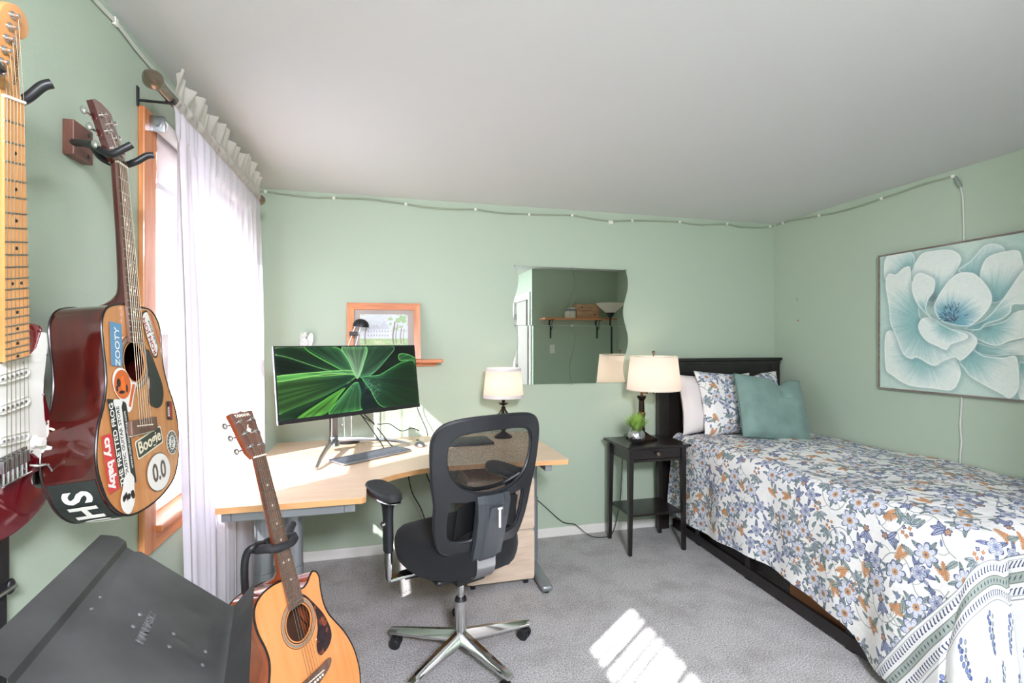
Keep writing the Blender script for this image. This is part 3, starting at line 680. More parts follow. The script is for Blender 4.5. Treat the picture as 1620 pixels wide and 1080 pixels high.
# ---------------------------------------------------------------- shelf on the back wall with picture and figurine
t = empty('wall_shelf', (-.12, YB, 1.33), label='narrow oak ledge shelf on the wall above the monitor', cat='shelf')
B().box(-.50, .498, -.115, 0, -.022, 0, .004).out('board', M['oak_x'], t)
B().box(-.46, .46, -.018, 0, -.05, -.022, .003).out('cleat', M['oak_x'], t)
t = empty('picture_frame', (-.009, YB - .072, 1.331), rot=(R(-9), R(-.35), 0), label='oak framed drawing of a white house among trees leaning on the ledge shelf', cat='picture')
fw, fh, fb = .482, .385, .046
def frame(parent, w_, h_, b_, dep, mh_, mv_, nm='frame', y=0):
    """four mitred sides, each a part"""
    for k, (P_, m_) in enumerate(((((-w_ / 2, 0), (w_ / 2, 0), (w_ / 2 - b_, b_), (-w_ / 2 + b_, b_)), mh_), (((-w_ / 2, h_), (w_ / 2, h_), (w_ / 2 - b_, h_ - b_), (-w_ / 2 + b_, h_ - b_)), mh_),
                                 (((-w_ / 2, 0), (-w_ / 2 + b_, b_), (-w_ / 2 + b_, h_ - b_), (-w_ / 2, h_)), mv_), (((w_ / 2, 0), (w_ / 2 - b_, b_), (w_ / 2 - b_, h_ - b_), (w_ / 2, h_)), mv_))):
        q = B(); q.poly(P_, dep, axis=1, base=y); q.out(nm, m_, parent)
frame(t, fw, fh, fb, .02, M['oak_x'], M['oak'], 'frame_side', -.01)
frame(t, fw - 2 * fb + .004, fh - 2 * fb + .004, .006, .014, M['oak_x'], M['oak'], 'frame_lip', -.006) if 0 else None
def house():
    h, w_ = 240, 320; Y, X = np.mgrid[0:h, 0:w_].astype(np.float32); X /= w_; Y /= h
    A = np.zeros((h, w_, 3), np.float32); A[...] = C(216, 222, 226)
    n = fnoise(h, w_, 14, 5)
    blend(A, smooth(.5, .62, n) * smooth(.52, .3, Y) * smooth(.28, .45, np.abs(X - .44)), C(178, 202, 160))
    blend(A, smooth(.46, .6, n) * smooth(.55, .35, Y) * (X > .58), C(168, 196, 150))
    roof = smooth(.01, -.01, poly_sdf(X, Y, [(.14, .44), (.30, .30), (.42, .36), (.50, .18), (.60, .40), (.62, .46), (.14, .48)])); blend(A, roof * .7, C(196, 200, 208))
    wl_ = smooth(.01, -.01, poly_sdf(X, Y, [(.14, .46), (.62, .44), (.66, .70), (.10, .72)])); blend(A, wl_, C(222, 226, 230))
    for k in range(8):
        for r_ in (.50, .62): blend(A, ((np.abs(X - .17 - k * .058) < .012) & (np.abs(Y - r_) < .028)).astype(np.float32) * .55, C(140, 148, 158))
    blend(A, smooth(.70, .73, Y), C(176, 204, 150)); blend(A, smooth(.5, .6, n) * smooth(.72, .8, Y) * .6, C(214, 216, 182))
    for x, wd, y0 in ((.70, .022, .18), (.76, .012, .26), (.12, .016, .34), (.86, .014, .36), (.92, .010, .40)):
        blend(A, smooth(wd, wd * .6, np.abs(X - x - .02 * np.sin(Y * 7))) * smooth(y0, y0 + .05, Y) * smooth(.9, .86, Y) * .8, C(142, 132, 126))
    nz = fnoise(h, w_, 70, 9); A += (nz[..., None] - .5) * .16
    return A
q = fb - .002
B().box(-fw / 2 + q, fw / 2 - q, .0, .006, q, fh - q).out('mat_board', mat('taupe mat board', (176, 166, 158), .8), t)
mx = .038
uvquad('drawing', [(-fw / 2 + fb + mx, -.0006, fh - fb - .030), (fw / 2 - fb - mx, -.0006, fh - fb - .030), (fw / 2 - fb - mx, -.0006, fb + .03), (-fw / 2 + fb + mx, -.0006, fb + .03)], img_mat('house drawing', house(), .7), t)
# white angel figurine
t = empty('angel_figurine', (-.512, YB - .05, 1.33), R(-20), label='small white winged angel figurine standing on the ledge shelf', cat='figurine')
M['porcelain'] = mat('porcelain', (232, 232, 228), .35, bump=.2, bscale=90)
b = B(); rows = []
for i, (r, z) in enumerate([(.026, 0), (.030, .006), (.026, .03), (.022, .06), (.018, .085), (.014, .105), (.016, .120), (.019, .130), (.015, .140), (.006, .146), (.0055, .150)]):
    rows.append([(r * (1 + .10 * math.sin(7 * a + i * .2) * (i < 6)) * math.cos(a) * (1.15 if i > 5 else 1), r * (1 + .10 * math.sin(7 * a + i * .2) * (i < 6)) * math.sin(a) * .85, z) for a in np.linspace(0, 2 * PI, 28, endpoint=False)])
V = b.grid(rows, wrapv=True); b.bm.faces.new(V[0]); b.out('robe', M['porcelain'], t, True)
B().sph((0, -.002, .162), .0125, .9, 1, 1.15).out('head', M['porcelain'], t, True)
b = B().sph((0, .004, .165), .0145, 1, 1, 1.1); b.tube([(.017 * math.cos(a), .004 + .004 * math.sin(a), .182 + .0 * a) for a in np.linspace(0, 6.28, 20)], .0015, 6, closed=True); b.out('hair', M['porcelain'], t, True)
b = B()
for sx in (-1, 1): b.tube(spline([(sx * .018, 0, .128), (sx * .024, -.010, .105), (sx * .010, -.022, .098), (sx * .002, -.024, .112)], 5), .005, 8)
b.out('arms', M['porcelain'], t, True)
for sx in (-1, 1):
    pts = spl2([(0, .09), (.010, .135), (.028, .168), (.044, .176), (.052, .150), (.048, .115), (.036, .085), (.018, .066), (.006, .070)], 5)
    b = B(); b.poly([(sx * x, z) for x, z in pts], .005, axis=1, base=.012, bev=.0015); b.mv(Matrix.Rotation(R(18 * sx), 4, 'Z')); w_o = b.out('wing', M['porcelain'], t, True)
    for k in range(4):
        q = B(); q.tube([(sx * (.012 + k * .009), .010, .085 + .012 * k), (sx * (.030 + .006 * k), .009, .070 + .026 * k)], .0025, 6); q.mv(Matrix.Rotation(R(18 * sx), 4, 'Z')); q.out('feather', M['porcelain'], w_o, True)

# ================================================================ MIRROR of four wavy tiles
MX = [.914, 1.356, 1.797]; MZ = [1.135, 1.570, 2.005]
pos = {(0, 1): 'upper left', (1, 1): 'upper right', (0, 0): 'lower left', (1, 0): 'lower right'}
txt = {(0, 1): 'wavy mirror tile, upper left of four, reflecting the door casing', (1, 1): 'wavy mirror tile, upper right of four, reflecting boxes on a shelf and the uplighter', (0, 0): 'wavy mirror tile, lower left of four, just above the small desk lamp', (1, 0): 'wavy mirror tile, lower right of four, reflecting the bedside lamp shade'}
def wave(t): return .021 * math.sin(2 * PI * t)
for i in range(2):
    for j in range(2):
        x0, x1, z0, z1 = MX[i] + .0015, MX[i + 1] - .0015, MZ[j] + .0015, MZ[j + 1] - .0015
        n = 26; pts = []
        cx, cz = (x0 + x1) / 2, (z0 + z1) / 2
        for k in range(n + 1): t_ = k / n; pts.append((x1 + wave(t_) - cx, z1 + (z0 - z1) * t_ - cz))
        for k in range(n + 1): t_ = 1 - k / n; pts.append((x0 + wave(t_) - cx, z1 + (z0 - z1) * t_ - cz))
        e = empty('mirror_tile', (cx, YB - .008, cz), label=txt[(i, j)], cat='mirror', group='wavy mirror tiles')
        if j == 0: e.rotation_euler = (0, 0, R(-.16))
        b = B(); b.poly(pts, .004, axis=1, base=0); b.out('glass', M['mirror'], e)
for i in range(3):
    for j in range(3):
        B().cyl((0, 0, 0), (0, -.012, 0), .0075, n=16).cyl((0, -.012, 0), (0, -.014, 0), .005, .002, 16).out('mirror_clip', M['steel'], None, True, 'round metal clip holding the mirror, %s row, %s column' % (['bottom', 'middle', 'top'][j], ['desk-side', 'centre', 'bed-side'][i]), 'clip', 'round clips of the wavy mirror').location = (MX[i] + 0, YB, MZ[j])

# things the mirror shows on the near wall: plank shelf, boxes, switch, uplighter
t = empty('wall_shelf', (2.55, .55, 1.745), label='plank shelf on black iron brackets, seen in the mirror', cat='shelf')
B().box(-.52, .52, 0, .22, 0, .022, .003).out('board', M['oak_x'], t)
for x in (-.385, .30):
    b = B().box(x - .010, x + .010, 0, .008, -.25, 0).box(x - .010, x + .010, 0, .19, -.008, 0); b.tube(spline([(x, .005, -.14), (x, .05, -.12), (x, .10, -.07), (x, .14, -.01)], 6), .005, 8); b.out('bracket', M['black'], t)
M['boxwood'] = wood('box wood', (176, 130, 96), (206, 160, 124), .6, (3, 20, 20), 0)
def dbox(name, x, z, w_, h_, y, lab, kx):
    e = empty(name, (x, .56 + y, z), label=lab, cat='box', group='boxes on the plank shelf')
    B().box(-w_ / 2, w_ / 2, 0, .17, 0, h_, .003).out('carcass', M['boxwood'], e); f = B().box(-w_ / 2 + .006, w_ / 2 - .006, .168, .174, .006, h_ - .006, .002).out('front', M['boxwood'], e)
    B().cyl((kx, .174, h_ / 2), (kx, .186, h_ / 2), .009, n=14).out('knob', M['black'], f, True)
dbox('storage_box', 2.66, 1.768, .33, .10, 0, 'lower wooden box with a dark knob on the plank shelf, seen in the mirror', .09)
dbox('storage_box', 2.66, 1.870, .33, .09, 0, 'upper wooden box stacked on the plank shelf, seen in the mirror', -.09)
e = empty('box', (2.43, .60, 1.768), label='pale open box beside the wooden boxes on the plank shelf', cat='box')
B().box(-.06, .05, 0, .13, 0, .095, .003).out('carcass', M['cream'], e); B().box(-.045, .055, .01, .12, .096, .125, .002).out('folder', M['greymetal'], e); B().box(-.04, .05, .02, .12, .1255, .14, .002).out('paper_stack', M['white'], e)
e = empty('light_switch', (2.19, .55, 1.35), label='white rocker light switch below the plank shelf, seen in the mirror', cat='switch')
B().box(-.036, .036, 0, .006, -.058, .058, .003).out('plate', M['white'], e); B().box(-.016, .016, .005, .009, -.032, .032, .002).out('rocker', M['white'], e)
e = empty('floor_lamp', (2.905, .90, 0), label='black torchiere floor lamp with white glass bowl, seen in the mirror', cat='floor lamp')
B().lathe([(0, 0), (.13, 0), (.13, .015), (.03, .03), (0, .03)]).out('base', M['black'], e, True)
B().cyl((0, 0, .02), (0, 0, 1.80), .013, n=16).out('pole', M['black'], e, True)
B().lathe([(.013, 1.76), (.04, 1.80), (.062, 1.835), (.058, 1.835), (.02, 1.80), (0, 1.79)]).out('socket_cup', M['black'], e, True)
B().lathe([(.055, 1.833), (.105, 1.875), (.16, 1.925), (.19, 1.958), (.188, 1.960), (.155, 1.930), (.10, 1.882), (.05, 1.84)], n=40).out('bowl', M['lampshade'], e, True)

# ================================================================ GUITARS
def pose(ax, T):
    m = Matrix.Identity(4)
    for j in range(3):
        v = Vector(ax[j]).normalized()
        for i in range(3): m[i][j] = v[i]
    for i in range(3): m[i][3] = T[i]
    return m
M['spruce_old'] = wood('aged spruce top', (180, 116, 62), (194, 130, 74), .22, (30, 2, 30), .5, .02)
M['spruce'] = wood('spruce top', (212, 134, 74), (222, 146, 86), .2, (30, 2, 30), .6, .02)
M['mahog_dark'] = wood('dark red mahogany', (52, 14, 12), (74, 22, 17), .14, (20, 3, 20), .8, .02)
M['mahog'] = wood('reddish mahogany', (120, 54, 30), (158, 78, 44), .16, (20, 3, 20), .8, .02)
M['rosewood'] = wood('rosewood', (70, 48, 40), (112, 84, 70), .5, (30, 2, 30), .1, .1)
M['head_brown'] = wood('brown headstock veneer', (92, 62, 52), (116, 82, 70), .25, (20, 3, 20), .5, .02)
M['maple'] = wood('amber maple', (206, 142, 84), (222, 160, 100), .25, (24, 3, 24), .6, .02)
M['bone'] = mat('bone', (232, 226, 208), .4)
M['string'] = mat('string wire', (150, 138, 118), .42, 1)
M['inlay'] = mat('pearl inlay', (220, 220, 214), .3)
M['binding'] = mat('black binding', (22, 18, 18), .3)
M['guardblack'] = mat('black pickguard', (24, 28, 30), .22, var=.2, vscale=30)
M['cavity'] = mat('guitar inside', (74, 46, 30), .9)
def tortoise():
    m, t, b = nt('tortoise pickguard'); b.inputs['Roughness'].default_value = .12; b.inputs['Coat Weight'].default_value = .6
    tc = t.nodes.new('ShaderNodeTexCoord'); n = t.nodes.new('ShaderNodeTexNoise'); n.inputs['Scale'].default_value = 38; n.inputs['Detail'].default_value = 4
    t.links.new(tc.outputs['Object'], n.inputs[0]); r = t.nodes.new('ShaderNodeValToRGB')
    r.color_ramp.elements[0].position = .52; r.color_ramp.elements[0].color = lin((34, 14, 16)); r.color_ramp.elements[1].position = .72; r.color_ramp.elements[1].color = lin((150, 70, 30))
    t.links.new(n.outputs[0], r.inputs[0]); t.links.new(r.outputs[0], b.inputs['Base Color']); return m
M['tortoise'] = tortoise()
def fret_y(n, L=.65): return L * 2 ** (-n / 12)
def fretboard(e, L, nf, w0, w1, yend, ztop, m_board, dots, thick=.006, dotm=None, sides=True):
    P_ = [(-w0, L), (w0, L), (w1, yend), (-w1, yend)]
    q = B(); q.poly(P_, thick, base=ztop - thick); fb_ = q.out('fretboard', m_board, e)
    for n in range(1, nf + 1):
        y = fret_y(n, L); hw = w0 + (w1 - w0) * (L - y) / (L - yend)
        B().box(-hw, hw, y - .0011, y + .0011, ztop - .0002, ztop + .0012).out('fret', M['steel'], fb_)
    for n in dots:
        y = (fret_y(n, L) + fret_y(n - 1, L)) / 2
        for x in ((-.010, .010) if n == 12 else (0,)):
            B().cyl((x, y, ztop - .0005), (x, y, ztop + .0003), .0032, n=12).out('inlay_dot', dotm or M['inlay'], fb_)
    b = B().box(-w0 - .0005, w0 + .0005, L, L + .005, ztop - thick, ztop + .003, .001); b.out('nut', M['bone'], e)
def tuner(e, x, y, z, side, m=None, key=True, post=True, big=1):
    b = B()
    b.cyl((x, y, z - .004), (x, y, z + .003), .0062, n=16).cyl((x, y, z), (x, y, z + .010), .0032, n=12).cyl((x, y, z + .009), (x, y, z + .0105), .0042, n=12)
    o = b.out('tuning_peg', M['chrome'], e, True)
    return o
def key(e, x, y, z, d, L_=.030):
    dx, dy = d; b = B().cyl((x, y, z), (x + dx * L_ * .6, y + dy * L_ * .6, z), .0028, n=10)
    a = math.atan2(dy, dx)
    b.sph((x + dx * L_, y + dy * L_, z), .012, .95, .72, .42, 14, 10, Matrix.Rotation(a, 4, 'Z')); b.out('tuning_key', M['chrome'], e, True)

def acoustic(name, M4, outline, depth, side_m, top_m, guard, guard_m, head, label, group, hole_r=.05, hy=.158, head_m=None, dots=(3, 5, 7, 9, 12, 15), bridge='pin', heel=.10, logo=None):
    e = empty(name, label=label, cat='guitar', matrix=M4)
    O = spl2(outline, 6); n = len(O)
    # sides and back
    b = B(); lo = [b.bm.verts.new((x * .985, y * .985 + .001, -depth)) for x, y in O]; lo2 = [b.bm.verts.new((x, y, -depth + .004)) for x, y in O]; hi = [b.bm.verts.new((x, y, -.003)) for x, y in O]
    b.bm.faces.new(lo)
    for i in range(n):
        j = (i + 1) % n; b.bm.faces.new((lo[i], lo[j], lo2[j], lo2[i])); b.bm.faces.new((lo2[i], lo2[j], hi[j], hi[i]))
    b.out('body', side_m, e, True)
    # top with a real sound hole
    cx = 0; ang = [math.atan2(y - hy, x - cx) for x, y in O]
    hole = [(cx + hole_r * math.cos(a), hy + hole_r * math.sin(a)) for a in ang]
    # keep hole ring monotone
    b = B(); up = [b.bm.verts.new((x, y, 0)) for x, y in O]; dn = [b.bm.verts.new((x, y, -.004)) for x, y in O]

    hr = [(hole_r * math.cos(2 * PI * k / 48), hy + hole_r * math.sin(2 * PI * k / 48)) for k in range(48)]

    hu = [b.bm.verts.new((x, y, 0)) for x, y in hr]; hd = [b.bm.verts.new((x, y, -.004)) for x, y in hr]
    es = []
    for ring in (up, hu):
        for i in range(len(ring)): es.append(b.bm.edges.new((ring[i], ring[(i + 1) % len(ring)])))
    bmesh.ops.triangle_fill(b.bm, use_beauty=True, use_dissolve=False, edges=es, normal=(0, 0, 1))
    for ring, r2 in ((up, dn), (hu, hd)):
        for i in range(len(ring)): j = (i + 1) % len(ring); b.bm.faces.new((ring[i], ring[j], r2[j], r2[i]))
    top = b.out('top', top_m, e)
    B().tube([(x * 1.0, y, -.001) for x, y in O], .0028, 8, closed=True).out('binding', M['binding'], e, True)
    B().tube([(x * .999, y, -depth + .003) for x, y in O], .0022, 6, closed=True).out('binding', M['binding'], e, True)
    for r0, r1, mm in ((hole_r + .002, hole_r + .0045, 'binding'), (hole_r + .007, hole_r + .0135, 'greyring'), (hole_r + .016, hole_r + .0175, 'binding')):
        B().lathe([(r0, 0), (r1, 0), (r1, .0006), (r0, .0006), (r0, 0)], (0, hy, 0), 64).out('rosette', M[mm], top)
    B().lathe([(hole_r - .0015, -.0035), (hole_r + .001, -.0035), (hole_r + .001, .0007), (hole_r - .0015, .0007), (hole_r - .0015, -.0035)], (0, hy, 0), 48).out('rosette', M['cream'] if 0 else top_m, top)
    B().box(-.11, .11, -.12, .24, -depth + .0045, -depth + .006).out('inner_back', M['cavity'], e)
    if guard:
        q = B(); q.poly(spl2(guard, 6), .0016, base=.0004); q.out('pickguard', guard_m, e)
    # neck: rounded shaft flowing into the heel
    yj = max(y for x, y in O if abs(x) < .06) - .004
    rows = []
    prof = [(.662, .0215, .014), (.63, .0215, .017), (.5, .0235, .018), (.42, .025, .020), (yj + .045, .0265, .024), (yj + .022, .026, .036), (yj + .010, .025, .055), (yj + .004, .024, .075), (yj + .001, .020, depth * .88), (yj - .004, .018, depth * .9)]
    prof = spline([(a, b_, c_) for a, b_, c_ in prof], 3)
    for p in prof:
        y, hw, dp = p; rows.append([(hw * math.cos(a), y, .0025 - dp * max(0, math.sin(a)) ** .8) for a in np.linspace(0, PI, 13)])
    b = B(); V = b.grid(rows); 
    for i in range(len(V) - 1): b.bm.faces.new((V[i][0], V[i][-1], V[i + 1][-1], V[i + 1][0]))
    b.bm.faces.new(V[0]); b.bm.faces.new(V[-1]); b.out('neck', side_m if side_m != M['mahog'] else M['mahog'], e, True)
    fretboard(e, .65, 20, .0215, .028, .205, .008, M['rosewood'], dots)
    # headstock, tilted back
    tilt = Matrix.Translation((0, .652, .003)) @ Matrix.Rotation(R(-11), 4, 'X')
    he = empty('headstock_pivot', (0, 0, 0)) if 0 else None
    q = B(); q.poly(head, -.015, base=0, bev=.0012); q.mv(tilt); hd_ = q.out('headstock', side_m, e)
    q = B(); q.poly(head, .0012, base=0); q.mv(tilt); q.out('headstock_veneer', head_m or M['head_brown'], hd_)
    wy = [.035, .078, .118]
    posts = []
    for sx in (-1, 1):
        for k, y in enumerate(wy):
            x = sx * (.0175 + .0035 * k * .5)
            b = B().cyl((x, y, 0), (x, y, .0045), .0066, n=18).cyl((x, y, .002), (x, y, .013), .0032, n=12).cyl((x, y, .012), (x, y, .0135), .0044, n=12).mv(tilt); b.out('tuning_peg', M['chrome'], hd_, True)
            hw = max(abs(px_) for px_, py_ in head if True) 
            kx = sx * (.034 + .002 * k)
            b = B().box(x - .008, x + .008, y - .009, y + .009, -.021, -.0152, .001).cyl((x, y, -.019), (kx + sx * .010, y, -.019), .0026, n=10)
            b.sph((kx + sx * .016, y, -.019), .012, .55, .85, .62, 14, 10); b.mv(tilt); b.out('tuning_key', M['chrome'], hd_, True)
            posts.append(tilt @ Vector((x, y, .009)))
    # bridge and strings
    if bridge == 'pin':
        pts = [(-.078, .006), (-.07, .014), (-.035, .012), (0, .012), (.035, .012), (.07, .014), (.078, .006), (.066, -.008), (.03, -.020), (0, -.024), (-.03, -.020), (-.066, -.008)]
        q = B(); q.poly(spl2(pts, 4), .0085, base=.0003, bev=.002); br = q.out('bridge', M['rosewood'], e)
        for k in range(6): B().cyl((-.027 + .0108 * k, -.010, .008), (-.027 + .0108 * k, -.010, .012), .0028, .0033, 12).out('bridge_pin', M['bone'], br, True)
    else:
        br = B().box(-.060, .060, -.018, .016, .0003, .012, .002).out('bridge', M['rosewood'], e)
        B().box(-.055, .055, -.021, -.013, .002, .006, .001).out('bridge_strip', M['bone'], br)
    q = B().box(-.037, .037, -.0015, .0015, .008, .0125, .0008).mv(Matrix.Rotation(R(-3), 4, 'Z')); q.out('saddle', M['bone'], br)
    order = [0, 1, 2, 5, 4, 3]
    for k in range(6):
        xs, xn = -.0265 + .0106 * k, -.0175 + .0070 * k; pst = posts[order[k]] if k < 3 else posts[[5, 4, 3][k - 3]]
        if k < 3: pst = posts[[2, 1, 0][k]] if 0 else posts[k]
        B().tube([(xs, -.010, .010), (xs, 0, .0132), (xn, .652, .0112), tuple(pst)], .00062 - .00005 * k, 6).out('string', M['string'], e)
    return e, top
M['greyring'] = mat('grey rosette', (126, 120, 108), .4)

# --- older sunburst-sided acoustic hanging on the wall, covered in stickers
HG = pose([[0.0442, 0.9976, -0.0531], [-0.0949, 0.0571, 0.9938], [0.9945, -0.0389, 0.0972]], (-0.585, 1.4042, 1.2449))
out_h = [(.0, .297), (.06, .30), (.102, .296), (.134, .268), (.143, .229), (.139, .18), (.146, .130), (.165, .082), (.184, .045), (.197, 0), (.199, -.05), (.188, -.105), (.155, -.155), (.10, -.182), (.03, -.197), (-.05, -.200), (-.104, -.186), (-.147, -.150), (-.172, -.10), (-.180, -.051), (-.166, .012), (-.140, .060), (-.124, .108), (-.122, .155), (-.124, .20), (-.121, .250), (-.095, .282), (-.04, .296)]
head_h = [(-.0225, .0), (-.030, .015), (-.033, .05), (-.035, .10), (-.038, .150), (-.026, .156), (0, .160), (.026, .156), (.038, .150), (.035, .10), (.033, .05), (.030, .015), (.0225, 0)]
hg, hgtop = acoustic('acoustic_guitar', HG, out_h, .104, M['mahog_dark'], M['spruce_old'],
    [(.060, .190), (.078, .180), (.100, .145), (.124, .100), (.126, .068), (.110, .042), (.080, .038), (.050, .055), (.0565, .09), (.060, .125), (.0575, .16)], M['guardblack'], head_h,
    'amber acoustic guitar with dark red sides covered in stickers, hanging on the wall', None, hole_r=.050, bridge='block')
def sticker(name, pts, m, label, z=.0022):
    q = B(); q.poly(pts, .0004, base=z); return q.out(name, m, hg, label=label)
def rect(cx, cy, w_, h_, rz=0, bev=0):
    c_, s_ = math.cos(rz), math.sin(rz); o = []
    P_ = [(-w_ / 2, -h_ / 2), (w_ / 2, -h_ / 2), (w_ / 2, h_ / 2), (-w_ / 2, h_ / 2)]
    if bev:
        P2 = []
        for (x, y), (sx, sy) in zip(P_, ((1, 1), (-1, 1), (-1, -1), (1, -1))):
            a0 = math.atan2(-sy, -sx)
            for k in (-1, -.33, .33, 1): P2.append((x + sx * bev + bev * math.cos(a0 + k * PI / 4), y + sy * bev + bev * math.sin(a0 + k * PI / 4)))
        P_ = P2
    return [(cx + x * c_ - y * s_, cy + x * s_ + y * c_) for x, y in P_]
def ell(cx, cy, a, b_, n=40): return [(cx + a * math.cos(2 * PI * k / n), cy + b_ * math.sin(2 * PI * k / n)) for k in range(n)]
def ink(name, rgb): M[name] = mat(name, rgb, .5); return M[name]
ink('st_blue', (92, 138, 170)); ink('st_white', (226, 224, 216)); ink('st_red', (196, 58, 58)); ink('st_black', (34, 40, 38)); ink('st_orange', (198, 98, 44)); ink('st_grey', (92, 82, 76)); ink('st_ink', (40, 36, 36)); ink('st_green', (52, 64, 54)); ink('st_darkred', (150, 40, 44)); ink('st_cream', (224, 214, 186)); ink('st_bright', (240, 110, 30))
zt_ = .0027
def stx(body, size, m, x, y, rz, host, sx=1, bold=0, space=1, z=zt_, shear=0): return text(body, size, M[m], host, (x, y, z), (0, 0, rz), .0001, sx, bold=bold, space=space, shear=shear)
s = sticker('sticker', [(-.097, .250), (-.050, .246), (-.058, .155), (-.068, .146), (-.104, .148)], M['st_blue'], 'blue tape sticker with handwritten white letters')
stx('ZOOTY', .026, 'st_white', -.074, .192, R(86), s, 1.0, .0002)
# surf shop sticker
rj = [(.050, .284), (.064, .292), (.080, .286), (.112, .215), (.118, .196), (.110, .176), (.098, .170), (.084, .182), (.062, .225), (.046, .268)]
s = sticker('sticker', spl2(rj, 4), M['st_ink'], 'pointed white surf shop sticker with red letters')
q = B(); q.poly([(.081 + (x - .081) * .90, .23 + (y - .23) * .93) for x, y in spl2(rj, 4)], .0002, base=.0026); s2 = q.out('sticker_face', M['st_white'], s)
a_rj = math.atan2(.105, -.055)
stx('RON JON', .021, 'st_darkred', .076, .226, a_rj, s, 1.15, .0005, z=.0029)
stx('SURF SHOP', .0115, 'st_ink', .094, .238, a_rj, s, 1.2, .0002, z=.0029)
sp = text('RON JON SURF SHOP', .012, M['st_red'], hg, (.122, .236, .0006), (0, 0, a_rj - .05), .0001, 1.0, name='sticker')
# orange round figure-free sticker and its tail
s = sticker('sticker', spl2([(-.070, .143), (-.048, .136), (-.028, .112), (-.020, .108), (-.006, .104), (-.020, .078), (-.034, .046), (-.052, .038), (-.058, .060), (-.078, .068), (-.098, .088), (-.104, .116), (-.092, .136)], 4), M['st_white'], 'orange oval sticker with white outline')
q = B(); q.poly(ell(-.066, .104, .034, .034), .0002, base=.0026); q.out('sticker_print', M['st_orange'], s)
q = B(); q.poly([(-.024, .104), (-.012, .101), (-.026, .076), (-.040, .048), (-.048, .052), (-.036, .080)], .0002, base=.0026); q.out('sticker_print', M['st_orange'], s)
for cx_, cy_, a_, b_, m_ in ((-.064, .102, .009, .013, 'st_bright'), (-.066, .118, .006, .006, 'st_bright'), (-.082, .108, .008, .010, 'st_ink'), (-.072, .086, .012, .004, 'st_ink'), (-.050, .094, .004, .010, 'st_ink'), (-.090, .095, .004, .007, 'st_ink')):
    q = B(); q.poly(ell(cx_, cy_, a_, b_, 20), .0002, base=.0029); q.out('sticker_print', M[m_], s)
# red and black strip stickers
s = sticker('sticker', [(-.130, .074), (-.056, .066), (-.040, -.129), (-.105, -.125)], M['st_black'], 'long black strip sticker from a guitar store', .0018)
q = B(); q.poly([(-.104, .071), (-.079, .068), (-.060, -.1275), (-.083, -.1265)], .0002, base=.0022); q.out('sticker_print', M['st_white'], s)
q = B(); q.poly(spl2([(-.106, .070), (-.074, .067), (-.078, .052), (-.092, .040), (-.102, .050)], 4), .0002, base=.0023); q.out('sticker_print', M['st_white'], s)
az = R(95.5)
stx('THE FRETTED FROG', .0215, 'st_white', -.106, -.030, R(96.7), s, .98, .0004, z=.0022)
stx('ACOUSTIC GUITAR STORE', .0155, 'st_ink', -.083, -.036, R(96.5), s, .98, .0003, z=.0026)
stx('www.thefrettedfrog.com', .0135, 'st_white', -.0595, -.026, R(96), s, 1.0, .0, z=.0022)
s = sticker('sticker', [(-.161, -.005), (-.124, -.003), (-.112, -.127), (-.150, -.131)], M['st_red'], 'red strip sticker with white letters', .0026)
stx('cry baby', .034, 'st_white', -.137, -.066, R(-84.5), s, .98, .0014, z=.0031)
s = sticker('sticker', spl2([(-.070, -.100), (-.052, -.116), (-.054, -.140), (-.058, -.172), (-.080, -.192), (-.104, -.180), (-.112, -.155), (-.100, -.132), (-.092, -.110)], 4), M['st_white'], 'white oval sticker printed with dark figures', .0032)
for k in range(9):
    q = B(); a_ = k * 2.4; q.poly(ell(-.080 + .020 * math.cos(a_), -.152 + .024 * math.sin(a_ * 1.3), .003 + .002 * (k % 3), .007, 12), .0002, base=.0036); q.out('sticker_print', M['st_ink'], s)
a_b = math.atan2(.026, .13)
s = sticker('sticker', rect(.035, -.045, .131, .047, a_b, .007), M['st_cream'], 'dark framed sticker with cream lettering', .0018)
q = B(); q.poly(rect(.035, -.045, .124, .040, a_b, .006), .0002, base=.0022); q.out('sticker_print', M['st_green'], s)
stx('Boogie', .041, 'st_cream', .035, -.044, a_b, s, 1.0, .0009, z=.0026)
s = sticker('sticker', ell(.070, -.127, .062, .049), M['st_grey'], 'round white sticker reading 0.0', .0018)
q = B(); q.poly(ell(.070, -.127, .0595, .0465), .0002, base=.0022); q.out('sticker_print', M['st_white'], s)
stx('0.0', .062, 'st_grey', .070, -.127, R(4), s, .92, .0018, z=.0026)
s = sticker('sticker', ell(.152, -.063, .031, .033), M['st_white'], 'small round sticker with a dark ring of letters', .0018)
q = B(); q.poly(ell(.152, -.063, .028, .030), .0002, base=.0022); q.out('sticker_print', M['st_green'], s)
q = B(); q.poly(ell(.152, -.063, .018, .020), .0002, base=.0025); q.out('sticker_print', M['st_white'], s)
stx('PCB', .019, 'st_green', .152, -.063, R(80), s, 1, .0004, z=.0029)
for k in range(16):
    a_ = 2 * PI * k / 16; q = B(); q.poly(rect(.152 + .023 * math.cos(a_), -.063 + .025 * math.sin(a_), .002, .0045, a_ + PI / 2), .0002, base=.0025); q.out('sticker_print', M['st_white'], s)
s = sticker('sticker', rect(.153, .025, .030, .050, R(-6)), M['st_ink'], 'small black and red rectangular sticker', .0018)
q = B(); q.poly(rect(.160, .024, .012, .044, R(-6)), .0002, base=.0022); q.out('sticker_print', M['st_darkred'], s)
stx('ZSSR', .013, 'st_white', .147, .022, R(86), s, 1, .0003, z=.0026)
